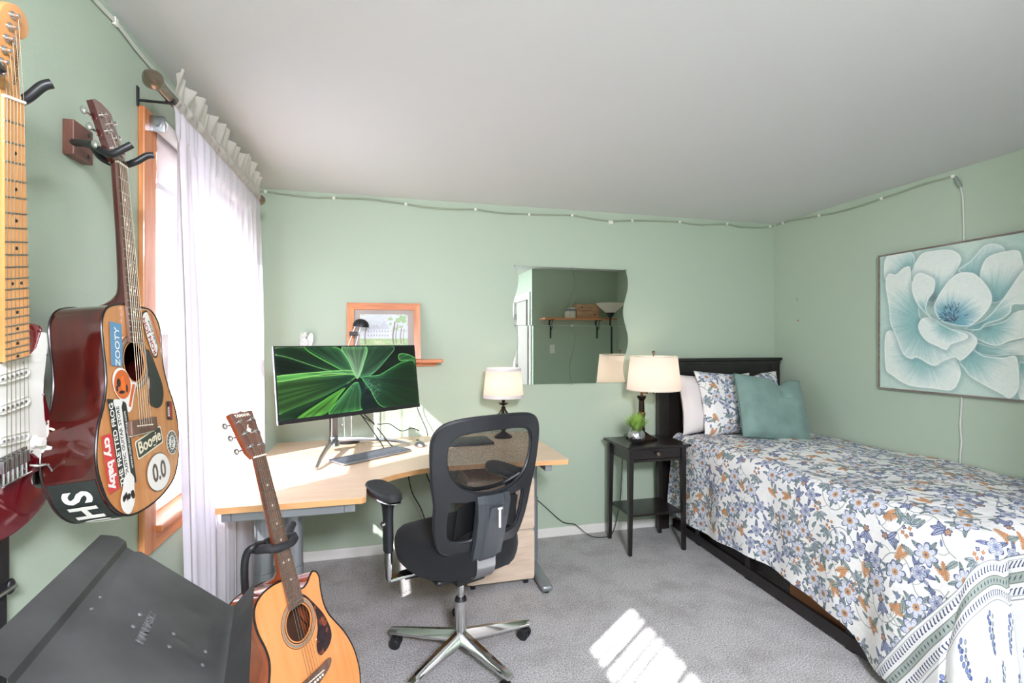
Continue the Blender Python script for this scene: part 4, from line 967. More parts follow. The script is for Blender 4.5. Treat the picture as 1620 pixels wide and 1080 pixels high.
# strip sticker on the lower side of the body
b = B(); O_ = spl2(out_h, 6); low = [(x, y) for x, y in O_ if y < -.085 and x < -.045]
rows = [[(x * 1.006, y * 1.006, z) for (x, y) in low] for z in (-.096, -.008)]
bs = B(); bs.grid(rows); sd = bs.out('sticker', M['st_black'], hg, keep=True, label='black strip sticker wrapped over the lower side of the body')
# lettering on that side, facing outward from the rim
for ch, tx_, ty_ in (('S', -.163, -.126), ('H', -.132, -.166), ('U', -.090, -.192)):
    idx = min(range(1, len(low) - 1), key=lambda q_: (low[q_][0] - tx_) ** 2 + (low[q_][1] - ty_) ** 2)
    x, y = low[idx]; dx = low[idx + 1][0] - low[idx - 1][0]; dy = low[idx + 1][1] - low[idx - 1][1]; tn = Vector((dx, dy, 0)).normalized()
    if tn.y > 0 or tn.x > 0: pass
    nrm = Vector((tn.y, -tn.x, 0)); 
    if nrm.dot(Vector((x, y + .02, 0))) < 0: nrm = -nrm
    upv = Vector((0, 0, 1)); right = upv.cross(nrm)
    o = text(ch, .072, M['st_white'], sd, (0, 0, 0), bold=.002, ext=.0004, sx=1)
    mm = Matrix.Identity(4)
    for r_ in range(3): mm[r_][0] = right[r_]; mm[r_][1] = upv[r_]; mm[r_][2] = nrm[r_]
    mm.translation = Vector((x, y, -.052)) * 1.0 + nrm * .0030
    o.matrix_local = mm @ Matrix.Diagonal((1, 1, 1, 1))

# --- acoustic with cutaway on the floor stand
SG = pose([[0.5209, 0.7929, -0.0002], [-0.2757, 0.1814, 0.9387], [0.8318, -0.5023, 0.2615]], (-0.2039, 1.5203, 0.4858))
out_s = [(-.02, .289), (-.06, .292), (-.10, .286), (-.128, .268), (-.139, .240), (-.138, .20), (-.126, .150), (-.126, .110), (-.145, .065), (-.175, .015), (-.190, -.045), (-.185, -.11), (-.150, -.170), (-.08, -.205), (0, -.212), (.08, -.205), (.150, -.170), (.185, -.11), (.191, -.055), (.184, -.008), (.163, .046), (.136, .092), (.118, .125), (.110, .160), (.112, .205), (.118, .238), (.110, .258), (.096, .264), (.082, .256), (.066, .243), (.046, .237), (.030, .243), (.026, .262), (.022, .284)]
head_s = [(-.0225, 0), (-.034, .022), (-.037, .06), (-.040, .120), (-.043, .146), (-.030, .148), (-.012, .146), (.0, .151), (.012, .146), (.030, .148), (.043, .146), (.040, .120), (.037, .06), (.034, .022), (.0225, 0)]
sg, sgtop = acoustic('acoustic_guitar', SG, out_s, .108, M['mahog'], M['spruce'],
    [(.024, .228), (.045, .215), (.075, .172), (.098, .130), (.110, .085), (.106, .058), (.085, .040), (.052, .034), (.040, .050), (.046, .080), (.062, .110), (.069, .150), (.062, .185), (.045, .207)], M['tortoise'], head_s,
    'natural spruce cutaway acoustic guitar standing in a floor stand before the desk', None, head_m=M['head_brown'])
tl = Matrix.Translation((0, .652, .003)) @ Matrix.Rotation(R(-11), 4, 'X')
o = text('YAMAHA', .0135, M['bone'], sg, (0, 0, 0), ext=.0002, bold=.0003, name='headstock_lettering'); o.matrix_local = tl @ Matrix.Translation((0, .136, .0016))
o = B(); o.poly(spl2([(-.006, .088), (-.002, .092), (.004, .103), (.008, .104), (.004, .096), (.008, .090), (.012, .088), (.006, .082), (.008, .075), (.002, .080), (-.004, .082)], 3), .0004, base=.0013); o.mv(tl); o.out('headstock_emblem', M['bone'], sg)

# --- red electric guitar at the left edge
STm = pose([[0.0933, 0.9764, 0.1743], [0.099, -0.184, 0.9779], [0.9869, -0.074, -0.1138]], (-0.6827, 1.1533, 1.2312))
M['candyred'] = mat('candy red lacquer', (122, 14, 30), .12, .25, coat=1)
M['guardwhite'] = mat('white pickguard', (224, 222, 214), .3)
st = empty('electric_guitar', label='red electric guitar with white pickguard and maple neck hanging at the left', cat='guitar', matrix=STm)
out_e = [(.028, .205), (.030, .235), (.045, .252), (.066, .250), (.086, .238), (.095, .212), (.094, .180), (.090, .145), (.094, .10), (.108, .050), (.124, -.01), (.130, -.07), (.116, -.122), (.080, -.155), (.020, -.170), (-.045, -.160), (-.105, -.130), (-.145, -.075), (-.155, -.01), (-.140, .050), (-.118, .10), (-.112, .15), (-.125, .21), (-.135, .27), (-.120, .298), (-.095, .290), (-.062, .250), (-.040, .215), (-.028, .190), (0, .180)]
q = B(); q.poly(spl2(out_e, 5), -.044, base=-.014, bev=.009); q.out('body', M['candyred'], st, True)
gd = [(.034, .187), (.050, .190), (.066, .200), (.080, .232), (.090, .225), (.093, .20), (.088, .17), (.082, .13), (.080, .09), (.084, .045), (.098, .008), (.114, -.030), (.119, -.055), (.110, -.074), (.096, -.066), (.075, -.040), (.055, -.018), (.042, -.012), (.041, -.010), (-.033, -.008), (-.06, -.01), (-.10, .04), (-.10, .12), (-.105, .20), (-.112, .26), (-.10, .27), (-.08, .24), (-.05, .20), (-.034, .187)]
q = B(); q.poly(gd, .0024, base=-.0138, bev=.0006); pg = q.out('pickguard', M['guardwhite'], st)
for x, y in ((.078, .232), (.090, .180), (.079, .10), (.088, .035), (.115, -.045), (.105, -.068), (.048, -.010), (.03, .178)): B().cyl((x, y, -.0115), (x, y, -.0104), .0026, n=10).out('screw', M['steel'], pg)
for k, (y, rz) in enumerate(((.160, 0), (.102, 0), (.036, -10))):
    t0 = Matrix.Translation((0, y, 0)) @ Matrix.Rotation(R(rz), 4, 'Z')
    b = B().box(-.036, .036, -.009, .009, -.0125, -.0045, .0085, 4).mv(t0); pk = b.out('pickup', M['guardwhite'], st, True)
    for j in range(6): B().cyl((-.026 + .0104 * j, 0, -.005), (-.026 + .0104 * j, 0, -.0036), .0024, n=10).mv(t0).out('pole_piece', M['steel'], pk)
    B().cyl((-.041, 0, -.012), (-.041, 0, -.009), .003, n=10).cyl((.041, 0, -.012), (.041, 0, -.009), .003, n=10).mv(t0).out('screw', M['steel'], pk)
for x, y in ((.056, .008), (.086, -.018), (.112, -.052)):
    b = B().lathe([(.0128, -.0114), (.0135, -.0095), (.0122, -.008), (.0094, -.0065), (.0088, .004), (.0075, .0055), (0, .0055)], (x, y, 0), 24); kn = b.out('knob', M['guardwhite'], st, True)
b = B().cyl((.097, .021, -.012), (.103, .012, .004), .0022, .0028, 10).box(.090, .094, .004, .040, -.0114, -.0105).sph((.1035, .0115, .006), .0055, 1, 1, 1.4, 10, 8); b.out('pickup_selector', M['bone'], st, True)
b = B().sph((.078, -.084, -.017), .032, 1.1, .62, .22, 24, 12, Matrix.Rotation(R(-35), 4, 'Z')); b.out('jack_plate', M['chrome'], st, True)
# bridge with saddles and tremolo arm
b = B().box(-.036, .036, -.046, .008, -.0125, -.0095, .001).box(-.036, .036, -.048, -.044, -.0125, .000, .001); br = b.out('bridge', M['chrome'], st)
for j in range(6):
    x = -.0265 + .0106 * j; B().box(x - .0048, x + .0048, -.022, .002, -.0095, -.0015, .001).out('saddle', M['steel'], br); B().cyl((x, -.044, -.005), (x, -.020, -.005), .0014, n=8).out('saddle_screw', M['chrome'], br)
B().tube(spline([(.036, -.034, -.006), (.041, -.036, .006), (.052, -.038, .014), (.062, -.052, .014), (.078, -.085, .016), (.088, -.104, .018), (.104, -.112, .020), (.122, -.118, .022)], 5), .0026, 10).out('tremolo_arm', M['chrome'], st, True)
# neck
rows = []
for y, hw, dp in [(.66, .0212, .018), (.5, .0235, .020), (.3, .026, .022), (.24, .0275, .026), (.205, .0280, .026), (.192, .0275, .026)]:
    rows.append([(hw * math.cos(a), y, -.003 - dp * max(0, math.sin(a)) ** (.8 if y > .22 else .25)) for a in np.linspace(0, PI, 13)])
b = B(); V = b.grid(rows)
for i in range(len(V) - 1): b.bm.faces.new((V[i][0], V[i][-1], V[i + 1][-1], V[i + 1][0]))
b.bm.faces.new(V[0]); b.bm.faces.new(V[-1]); b.out('neck', M['maple'], st, True)
fretboard(st, .648, 21, .0212, .028, .192, .0015, M['maple'], (3, 5, 7, 9, 12, 15, 17, 19, 21), .0045, dotm=M['binding'])
hp = [(.0212, .652), (.022, .70), (.0235, .735), (.025, .755), (.033, .757), (.042, .768), (.043, .785), (.034, .800), (.016, .806), (-.004, .800), (-.016, .782), (-.024, .755), (-.034, .71), (-.0375, .680), (-.033, .666), (-.0212, .652)]
q = B(); q.poly(spl2(hp, 4), -.015, base=-.006, bev=.002); hs = q.out('headstock', M['maple'], st, True)
for k in range(6):
    f = k / 5; x, y = -.024 + .030 * f, .684 + .102 * f
    B().cyl((x, y, -.007), (x, y, -.003), .0062, n=16).cyl((x, y, -.004), (x, y, .006), .0032, n=12).out('tuning_peg', M['chrome'], hs, True)
    B().box(x - .010, x + .006, y - .007, y + .007, -.028, -.021, .001).cyl((x, y, -.024), (x - .026, y + .004, -.024), .0026, n=10).sph((x - .033, y + .005, -.024), .010, .9, .75, .5, 12, 8).out('tuning_key', M['chrome'], hs, True)
B().cyl((.008, .742, -.006), (.008, .742, -.001), .004, n=12).out('string_tree', M['chrome'], hs, True)
o = text('FENDER', .011, M['st_ink'], st, (.016, .705, -.0058), (0, 0, R(84)), .0001, 1, name='headstock_lettering', bold=.0002) if 0 else None
o = text('Stratocaster', .0125, M['st_ink'], st, (.014, .706, -.0058), (0, 0, R(85)), .0001, 1, name='headstock_lettering', bold=.0002)
for k in range(6):
    xs, xn = -.0265 + .0106 * k, -.0175 + .0070 * k; f = k / 5; px_, py_ = -.024 + .030 * f, .684 + .102 * f
    B().tube([(xs, -.018, -.0005), (xs, 0, .0005), (xn, .650, .0032), (px_ + .003, py_, .002)], .0007 - .00006 * k, 6).out('string', M['string'], st)

# --- wall hangers: wooden block, steel neck, padded prongs
M['blockwood'] = wood('walnut block', (84, 50, 40), (112, 70, 56), .5, (30, 6, 6), .1, .1)
def hanger(loc, dz, arm, prongs, label):
    e = empty('guitar_hanger', loc, label=label, cat='hanger', group='wall guitar hangers')
    bl = B().box(0, .026, -.043, .043, -.045, .045, .003).out('block', M['blockwood'], e)
    for z in (-.028, .028): B().cyl((.0255, .022, z), (.0275, .022, z), .006, n=14).out('screw', M['black'], bl, True)
    B().tube(spline(arm, 6), .009, 12).out('stem', M['black'], e, True)
    for p in prongs: B().tube(spline(p, 6), .0085, 12).out('prong', M['black'], e, True)
    return e
# hung acoustic: yoke sits just above the nut
hanger((XL, 1.536, 1.972), 0, [(.02, -.035, -.012), (.06, -.07, -.024), (.093, -.10, -.036)],
    [[(.093, -.10, -.036), (.13, -.130, -.060), (.155, -.142, -.068), (.178, -.140, -.052), (.192, -.136, -.040)],
     [(.093, -.10, -.036), (.10, -.07, -.058), (.13, -.048, -.066), (.160, -.042, -.052), (.183, -.036, -.032), (.198, -.032, -.028)]], 'wooden block guitar hanger with black prongs holding the stickered acoustic')
hanger((XL, 1.03, 1.96), 0, [(.02, 0, -.03), (.06, 0, -.05), (.085, 0, -.07)],
    [[(.085, .0, -.07), (.11, .035, -.082), (.14, .047, -.084), (.165, .049, -.072), (.188, .052, -.045), (.200, .057, -.036)],
     [(.085, .0, -.07), (.11, -.035, -.084), (.14, -.050, -.088), (.170, -.056, -.080), (.195, -.056, -.066)]], 'wall hanger with black padded prongs holding the red electric guitar')
# guitar strap / gig bag strip hanging below the electric guitar
e = empty('guitar_strap', (XL + .012, 1.225, 1.06), label='black webbing strap with a metal slider hanging on the wall at the left edge', cat='strap')
B().box(0, .012, -.10, .045, -.78, .02, .005, 2).out('webbing', mat('strap webbing', (24, 25, 28), .85, bump=.5, bscale=500), e, True)
B().box(.0125, .016, -.09, .043, -.11, .018, .002).out('leather_end', M['black'], e)
b = B().tube([(.014, -.10, -.125), (.020, -.10, -.125), (.020, .052, -.125), (.012, .052, -.125)], .005, 8); b.out('slider', M['steel'], e, True)
B().sph((.013, .050, -.125), .014, .5, .8, 1.2).out('slider_end', M['black'], e, True)

# --- guitar floor stand (yoke at the neck, cradle at the body)
yk = SG @ Vector((0, .40, -.01))
e = empty('guitar_stand', (yk.x, yk.y, 0), label='black padded floor stand holding the cutaway acoustic guitar', cat='guitar stand')
sx, sy, sz = SG.to_3x3() @ Vector((1, 0, 0)), SG.to_3x3() @ Vector((0, 1, 0)), SG.to_3x3() @ Vector((0, 0, 1))
O3 = Vector((yk.x, yk.y, 0))
def LP(x, y, z): return tuple((SG @ Vector((x, y, z))) - O3)
bk = -.185
def WP(x, y, z): return tuple(Vector((x, y, z)) - O3)
B().tube(spline([LP(0, .397, -.052), WP(-.368, 1.566, .862), WP(-.385, 1.560, .845), WP(-.392, 1.562, .80), WP(-.392, 1.575, .70), WP(-.395, 1.60, .55), WP(-.395, 1.63, .42), LP(0, -.22, bk - .02)], 8), .0105, 14).out('upright', M['black'], e, True)
for sgn in (-1, 1):
    B().tube(spline([LP(sgn * .004, .395, -.05), LP(sgn * .03, .395, -.052), LP(sgn * .042, .393, -.03), LP(sgn * .046, .392, .006), LP(sgn * .046, .392, .022) if sgn > 0 else LP(-.040, .388, .022)], 6), .0125, 14).out('yoke_prong', M['rubber'], e, True)
B().tube(spline([LP(-.046, .388, .018), LP(-.02, .383, .030), LP(.02, .381, .032), LP(.046, .387, .022)], 6), .0115, 14).out('retaining_bar', M['rubber'], e, True)
B().tube([LP(.046, .392, .0), LP(.075, .408, -.015), LP(.100, .418, -.026)], .0115, 14).out('yoke_prong', M['rubber'], e, True)
for sgn in (-1, 1):
    a = Vector(LP(0, -.20, bk - .02)); c_ = Vector(LP(sgn * .10, -.225, bk)); d_ = Vector(LP(sgn * .105, -.235, .0)); f_ = Vector(LP(sgn * .105, -.21, .022))
    B().tube(spline([a, c_, d_, f_], 6), .009, 12).out('cradle_arm', M['rubber'], e, True)
top_ = Vector(LP(0, -.18, bk - .02))
for dx, dy in ((.34, -.05), (-.10, -.26), (-.10, .30)):
    B().tube([top_, top_ + Vector((dx * .5, dy * .5, -.06)), Vector((top_.x + dx, top_.y + dy, .011))], .010, 12).sph((top_.x + dx, top_.y + dy, .013), .013).out('leg', M['black'], e, True)

# ================================================================ MUSIC STAND
MS = pose([[-0.2116, 0.9748, -0.0702], [-0.7252, -0.1101, 0.6572], [0.6329, 0.19, 0.7303]], (-0.2716, 0.9563, 0.8824))
M['standgrey'] = mat('worn black stand metal', (104, 106, 106), .5, .3, bump=.12, bscale=30, var=.42, vscale=4.5)
e = empty('music_stand', label='dark grey sheet metal music stand tilted nearly flat in the foreground', cat='music stand', matrix=MS)
prof = [(.306, -.010), (.306, -.004), (.292, .002), (.262, .002), (.252, -.006), (.236, -.006), (.226, .0), (.02, .0), (.006, .0005), (.0, .004), (-.0005, .062), (.004, .066)]
rows = []
for k in range(25):
    t_ = k / 24; x = -.262 + .528 * t_; 
    rows.append([(x, y - (.012 * max(0, abs(x) - .245) / .02 if y > .29 else 0), z) for y, z in prof])
b = B(); b.grid(rows); r_ = bmesh.ops.solidify(b.bm, geom=b.bm.faces[:], thickness=.0014); dk_o = b.out('desk_plate', M['standgrey'], e, True)
for y in (.2335, .1685, .1035, .0405):
    for x in (.023, -.0225):
        B().sph((x, y, (-.006 if y > .23 else .0) + .0005), .0042, 1, 1, .45, 12, 8).out('rivet', M['standgrey'], e, True)
text('MANHASSET', .0185, M['standgrey'], e, (-.003, .149, .0012), (0, 0, 0), .0009, 1.05, bold=.0004)
# back bracket, tube and base
mi = MS.inverted()
def WL(x, y, z): return tuple(mi @ Vector((x, y, z)))
B().box(-.03, .03, .03, .20, -.018, -.002, .003).out('back_bracket', M['black'], e)
c0 = MS @ Vector((0, .13, -.03)); 
B().tube([WL(c0.x, c0.y, c0.z), WL(c0.x, c0.y, .03)], .0125, 16).tube([WL(c0.x, c0.y, .45), WL(c0.x, c0.y, .03)], .016, 16).out('tube', M['black'], e, True)
for k in range(3):
    a = 2 * PI * k / 3 + .4
    B().tube([WL(c0.x, c0.y, .06), WL(c0.x + .14 * math.cos(a), c0.y + .14 * math.sin(a), .05), WL(c0.x + .27 * math.cos(a), c0.y + .27 * math.sin(a), .010)], .009, 10).out('leg', M['black'], e, True)

# ================================================================ OFFICE CHAIR (x right, y towards the desk)
ch = empty('office_chair', (.335, 2.27, 0), R(21), label='black mesh-back office chair with chrome five-star base, drawn up to the desk', cat='chair')
def bk(x, z): return -.205 - .115 * ((z - .56) / .57) - .02 * math.sin((z - .56) / .57 * PI) + .95 * x * x
def mir(pts): return pts + [(-x, z) for x, z in reversed(pts) if abs(x) > 1e-6]
ob = [(0, 1.142), (.10, 1.140), (.18, 1.130), (.232, 1.108), (.258, 1.06), (.258, .98), (.248, .88), (.232, .80), (.226, .72), (.214, .65), (.190, .59), (.150, .572), (.08, .572), (0, .575)]
ot = [(0, 1.096), (.10, 1.093), (.175, 1.078), (.205, 1.04), (.210, .98), (.196, .92), (.160, .87), (.105, .838), (.05, .826), (0, .822)]
ol = [(.072, .800), (.12, .802), (.160, .806), (.182, .800), (.188, .75), (.184, .68), (.170, .635), (.13, .618), (.07, .618), (.060, .64), (.062, .70), (.066, .77)]
b = B()
loops = [spl2(mir(ob), 4), spl2(mir(ot), 4), spl2(ol, 4), [(-x, z) for x, z in spl2(ol, 4)]]
es = []
for L_ in loops:
    vs = [b.bm.verts.new((x, 0, z)) for x, z in L_]
    es += [b.bm.edges.new((vs[i], vs[(i + 1) % len(vs)])) for i in range(len(vs))]
bmesh.ops.triangle_fill(b.bm, use_beauty=True, edges=es, normal=(0, -1, 0))
bmesh.ops.recalc_face_normals(b.bm, faces=b.bm.faces)
if b.bm.faces[0].normal.y > 0: bmesh.ops.reverse_faces(b.bm, faces=b.bm.faces)
for v in b.bm.verts: v.co.y = bk(v.co.x, v.co.z)
bmesh.ops.solidify(b.bm, geom=b.bm.faces[:], thickness=.024)
fr = b.out('back_frame', M['frameplastic'], ch, True)
for L_, r in ((loops[0], .012), (loops[1], .008), (loops[2], .007), (loops[3], .007)):
    B().tube([(x, bk(x, z) + .012, z) for x, z in L_], r, 8, closed=True).out('rim', M['frameplastic'], fr, True)
rows = [[(x, bk(x, z) + .030 + .012 * math.cos(x * 6), z) for x in np.linspace(-.222, .222, 22)] for z in np.linspace(.60, 1.105, 24)]
q = B(); q.grid(rows); q.out('mesh', M['mesh'], ch, True, keep=True)
# lumbar pad and its curved lower band
rows = [[(x, bk(x, z) + .006 + .030 * (1 - (x / .16) ** 2) , z - .02 * (x / .15) ** 2) for x in np.linspace(-.15, .15, 15)] for z in np.linspace(.655, .80, 10)]
q = B(); q.grid(rows); bmesh.ops.solidify(q.bm, geom=q.bm.faces[:], thickness=.012); q.out('lumbar_pad', M['black'], ch, True)
B().tube(spline([(-.16, bk(.16, .87) + .020, .875), (-.08, bk(.08, .85) + .05, .842), (0, bk(0, .84) + .06, .832), (.08, bk(.08, .85) + .05, .842), (.16, bk(.16, .87) + .020, .875)], 6), .009, 8).out('lumbar_band', M['black'], ch, True)
# spine with its stepped panel, label and steel bracket
rows = []
for z, hw, dy in ((.82, .078, -.004), (.79, .080, -.020), (.72, .074, -.030), (.62, .070, -.032), (.545, .070, -.030), (.530, .068, -.020)):
    y = bk(0, z) + dy; rows.append([(-hw, y + .028, z), (-hw, y + .004, z), (-hw * .62, y, z), (-hw * .5, y - .010, z), (hw * .5, y - .010, z), (hw * .62, y, z), (hw, y + .004, z), (hw, y + .028, z)])
q = B(); V = q.grid(rows, wrapv=True); q.bm.faces.new(V[-1]); q.bm.faces.new(V[0]); M['spinegrey'] = mat('spine plastic', (62, 66, 71), .36); sp_ = q.out('spine', M['spinegrey'], ch, False)
rows = []
for z, hw in ((.775, .030), (.70, .033), (.655, .033), (.640, .028)):
    y = bk(0, z) - .042; rows.append([(-hw, y + .012, z), (-hw, y, z), (hw, y, z), (hw, y + .012, z)])
q = B(); V = q.grid(rows, wrapv=True); q.bm.faces.new(V[-1]); q.bm.faces.new(V[0]); q.out('adjuster_panel', M['spinegrey'], sp_, True)
B().box(.008, .017, bk(0, .73) - .052, bk(0, .73) - .046, .685, .770, .001).box(-.004, .017, bk(0, .77) - .053, bk(0, .77) - .047, .764, .772, .001).out('hang_tag', M['white'], sp_)
yb_ = bk(0, .55) - .022
q = B(); rows = []
for y, z in ((yb_ + .004, .56), (yb_ + .002, .50), (yb_ + .010, .465), (yb_ + .035, .440), (yb_ + .10, .428), (.0, .425)):
    rows.append([(-.046, y, z), (.046, y, z), (.046, y + .008, z + .006), (-.046, y + .008, z + .006)])
q.grid(rows, wrapv=True); q.out('back_bracket', M['steel'], ch, True)
# seat
def sup(a, n): c_, s_ = math.cos(a), math.sin(a); return (abs(c_) ** (2 / n)) * (1 if c_ > 0 else -1), (abs(s_) ** (2 / n)) * (1 if s_ > 0 else -1)
rows = []
for k, (f, z) in enumerate(((.55, .448), (.86, .450), (.95, .462), (.985, .485), (1.0, .515), (.99, .545), (.955, .572), (.88, .590), (.70, .600), (.40, .603), (.12, .602))):
    row = []
    for a in np.linspace(0, 2 * PI, 56, endpoint=False):
        x, y = sup(a, 3.0); x *= .268 * f * (1 - .05 * max(0, -y)); y = y * .252 * f + .035
        row.append((x, y, z + (-.030 * max(0, (y - .12) / .17) ** 2 + .05 * x * x * 3 if k > 2 else -.01 * max(0, (y - .12) / .17))))
    rows.append(row)
q = B(); V = q.grid(rows, wrapv=True); q.bm.faces.new(V[0]); q.bm.faces.new(V[-1]); q.out('seat', M['blackfab'], ch, True)
B().box(-.19, .19, -.14, .20, .425, .452, .014, 3).out('seat_pan', M['black'], ch, True)
B().box(-.075, .075, -.10, .12, .375, .428, .012, 2).out('tilt_mechanism', M['black'], ch, True)
B().tube([(.06, .02, .405), (.16, .02, .402), (.235, .03, .410)], .005, 8).sph((.262, .032, .412), .02, 1.4, .8, .45).out('lever', M['black'], ch, True)
B().tube([(-.06, .04, .405), (-.18, .05, .402), (-.25, .05, .408)], .005, 8).out('lever', M['black'], ch, True)
# armrests
for sx in (-1, 1):
    x = sx * .325; yc = .06
    ar = B().box(sx * .14, x, yc - .030, yc + .030, .418, .432, .004).box(x - .012, x + .012, yc - .026, yc + .026, .418, .565, .010, 3).out('armrest', M['chrome'], ch, True)
    rows = []
    for z, hw, hd, dy in ((.545, .017, .030, 0), (.60, .019, .031, 0), (.69, .018, .030, .002), (.735, .020, .036, .006), (.762, .028, .058, .012), (.770, .030, .070, .014)):
        rows.append([(x + hw * sup(a, 3)[0], yc + dy + hd * sup(a, 3)[1], z) for a in np.linspace(0, 2 * PI, 24, endpoint=False)])
    q = B(); V = q.grid(rows, wrapv=True); q.bm.faces.new(V[0]); q.bm.faces.new(V[-1]); q.out('arm_sleeve', M['frameplastic'], ar, True)
    B().cyl((x + sx * .016, yc, .665), (x + sx * .030, yc, .665), .011, n=16).out('adjuster_knob', M['chrome'], ar, True)
    for nm, m_, r_, z0, z1 in (('pad_rim', 'chrome', 1.0, .770, .779), ('arm_pad', 'rubber', .97, .778, .806)):
        rows = []
        for k, z in enumerate((z0, z0 + .002, (z0 + z1) / 2, z1 - .005, z1 - .001, z1)):
            f = r_ * (.94, 1, 1.0, .985, .93, .80)[k]
            rows.append([(x + (.058 - .008 * max(0, -sup(a, 3)[1])) * f * sup(a, 3)[0], yc + .055 + .150 * f * sup(a, 3)[1], z + (.006 * math.cos(sup(a, 3)[0] * 1.4) if nm == 'arm_pad' and k > 3 else 0)) for a in np.linspace(0, 2 * PI, 40, endpoint=False)])
        q = B(); V = q.grid(rows, wrapv=True); q.bm.faces.new(V[0]); q.bm.faces.new(V[-1]); q.out(nm, M[m_], ar, True)
# column and base
B().cyl((0, 0, .10), (0, 0, .262), .027, n=28).out('column_sleeve', M['chrome'], ch, True)
B().cyl((0, 0, .262), (0, 0, .275), .029, .024, 28).out('column_collar', M['black'], ch, True)
B().cyl((0, 0, .27), (0, 0, .38), .015, n=20).out('gas_piston', M['chrome'], ch, True)
for k in range(5):
    a = R(9.5 - 21 + 72 * k); rows = []
    T_ = Matrix.Rotation(a, 4, 'Z')
    for r_, hw, zt2, zb2 in ((.0, .030, .128, .078), (.05, .029, .124, .078), (.18, .023, .112, .074), (.30, .018, .100, .070), (.345, .016, .094, .070), (.352, .012, .090, .072)):
        rows.append([(r_, -hw, zb2), (r_, -hw, zb2 + .012), (r_, -hw * .35, zt2), (r_, hw * .35, zt2), (r_, hw, zb2 + .012), (r_, hw, zb2)])
    q = B(); V = q.grid(rows, wrapv=True); q.bm.faces.new(V[0]); q.bm.faces.new(V[-1]); q.mv(T_); lg = q.out('leg', M['chrome'], ch, True)
    c0_ = T_ @ Vector((.335, 0, 0)); TT = Matrix.Translation(c0_) @ Matrix.Rotation(a + R((40, -30, 100, 20, 160)[k]), 4, 'Z')
    q = B()
    q.cyl((0, 0, .045), (0, 0, .075), .006, n=12)
    for s_ in (-1, 1): q.cyl((s_ * .006, .012, .027), (s_ * .024, .012, .027), .027, n=24).cyl((s_ * .024, .012, .027), (s_ * .027, .012, .027), .018, .012, 20)
    q.box(-.022, .022, -.010, .026, .036, .056, .008, 3); q.mv(TT); q.out('caster', M['black'], lg, True)

# ================================================================ NIGHTSTAND, LAMP, PLANT
n_ = empty('nightstand', (1.81, 3.21, 0), label='black wooden nightstand with one drawer and a low shelf beside the bed', cat='nightstand')
B().box(-.245, .245, -.19, .185, .722, .740, .004).out('top', M['blackwood_x'], n_)
lx, ly = .196, .150
for sx in (-1, 1):
    for sy in (-1, 1):
        q = B(); rows = []
        for z, h in ((0, .0115), (.60, .017), (.722, .019)):
            cx_, cy_ = sx * (lx + .003), sy * ly
            ix = cx_ - sx * (h - .019) ; iy = cy_ - sy * (h - .019)
            rows.append([(ix - h, iy - h, z), (ix + h, iy - h, z), (ix + h, iy + h, z), (ix - h, iy + h, z)])
        V = q.grid(rows, wrapv=True); q.bm.faces.new(V[0]); q.bm.faces.new(V[-1]); q.out('leg', M['blackwood'], n_)
for nm, a in (('apron', (-.20, -.18, -.14, .14)), ('apron', (.18, .20, -.14, .14)), ('apron', (-.18, .18, .145, .16))): B().box(*a, .628, .722, .002).out(nm, M['blackwood_x'], n_)
B().box(-.18, .18, -.163, -.14, .628, .645, .002).out('rail', M['blackwood_x'], n_)
dr = B().box(-.178, .178, -.166, -.146, .648, .718, .003).out('drawer', M['blackwood_x'], n_)
B().lathe([(.006, 0), (.006, .010), (.013, .016), (.014, .021), (.010, .025), (0, .026)], n=20).mv(Matrix.Translation((-.005, -.166, .684)) @ Matrix.Rotation(R(90), 4, 'X')).out('knob', M['nickel'], dr, True)
B().box(-.20, .20, -.155, .155, .255, .271, .003).out('shelf', M['blackwood_x'], n_)

t = empty('table_lamp', (1.80, 3.25, .740), label='larger bedside swing-arm lamp with plain cream shade on the nightstand', cat='lamp')
q = B(); rows = []
for z, h in ((0, .078), (.012, .078), (.018, .070), (.040, .040), (.055, .024), (.060, .020)): rows.append([(-h, -h, z), (h, -h, z), (h, h, z), (-h, h, z)])
V = q.grid(rows, wrapv=True); q.bm.faces.new(V[0]); q.bm.faces.new(V[-1]); q.mv(Matrix.Rotation(R(10), 4, 'Z')); q.out('base', M['bronze'], t, False)
B().lathe([(.020, .055), (.024, .065), (.026, .075), (.022, .085), (.024, .12), (.020, .26), (.0185, .285), (.026, .295), (.034, .312), (.033, .318), (.018, .320), (0, .320)], n=24).out('column', M['bronze'], t, True)
B().lathe([(.0245, .175), (.028, .18), (.028, .195), (.0225, .20)], n=24).out('column_ring', M['bronze_pale'], t, True)
sh = Vector((.08, -.030, 0))
B().cyl((0, 0, .318), (0, 0, .345), .008, n=14).tube([(0, 0, .336), (.055, .020, .338)], .005, 10).cyl((.055, .020, .328), (.055, .020, .358), .007, n=14).tube([(.055, .020, .350), (sh.x, sh.y, .352)], .005, 10).cyl((sh.x, sh.y, .335), (sh.x, sh.y, .40), .008, n=14).out('swing_arm', M['bronze_pale'], t, True)
drum(t, .362, .606, .192, .166, (sh.x, sh.y))
bulb(t, (sh.x, sh.y, .47), 1.1)
q = B().cyl((sh.x, sh.y, .46), (sh.x, sh.y, .615), .0025, n=8)
for a in (0, 2.094, 4.189): q.tube([(sh.x, sh.y, .598), (sh.x + .165 * math.cos(a), sh.y + .165 * math.sin(a), .602)], .0015, 6)
q.out('harp', M['nickel'], t, True)
B().lathe([(.004, .606), (.008, .612), (.006, .618), (.012, .628), (.013, .636), (.008, .644), (0, .646)], (sh.x, sh.y, 0), 16).out('finial', M['nickel'], t, True)

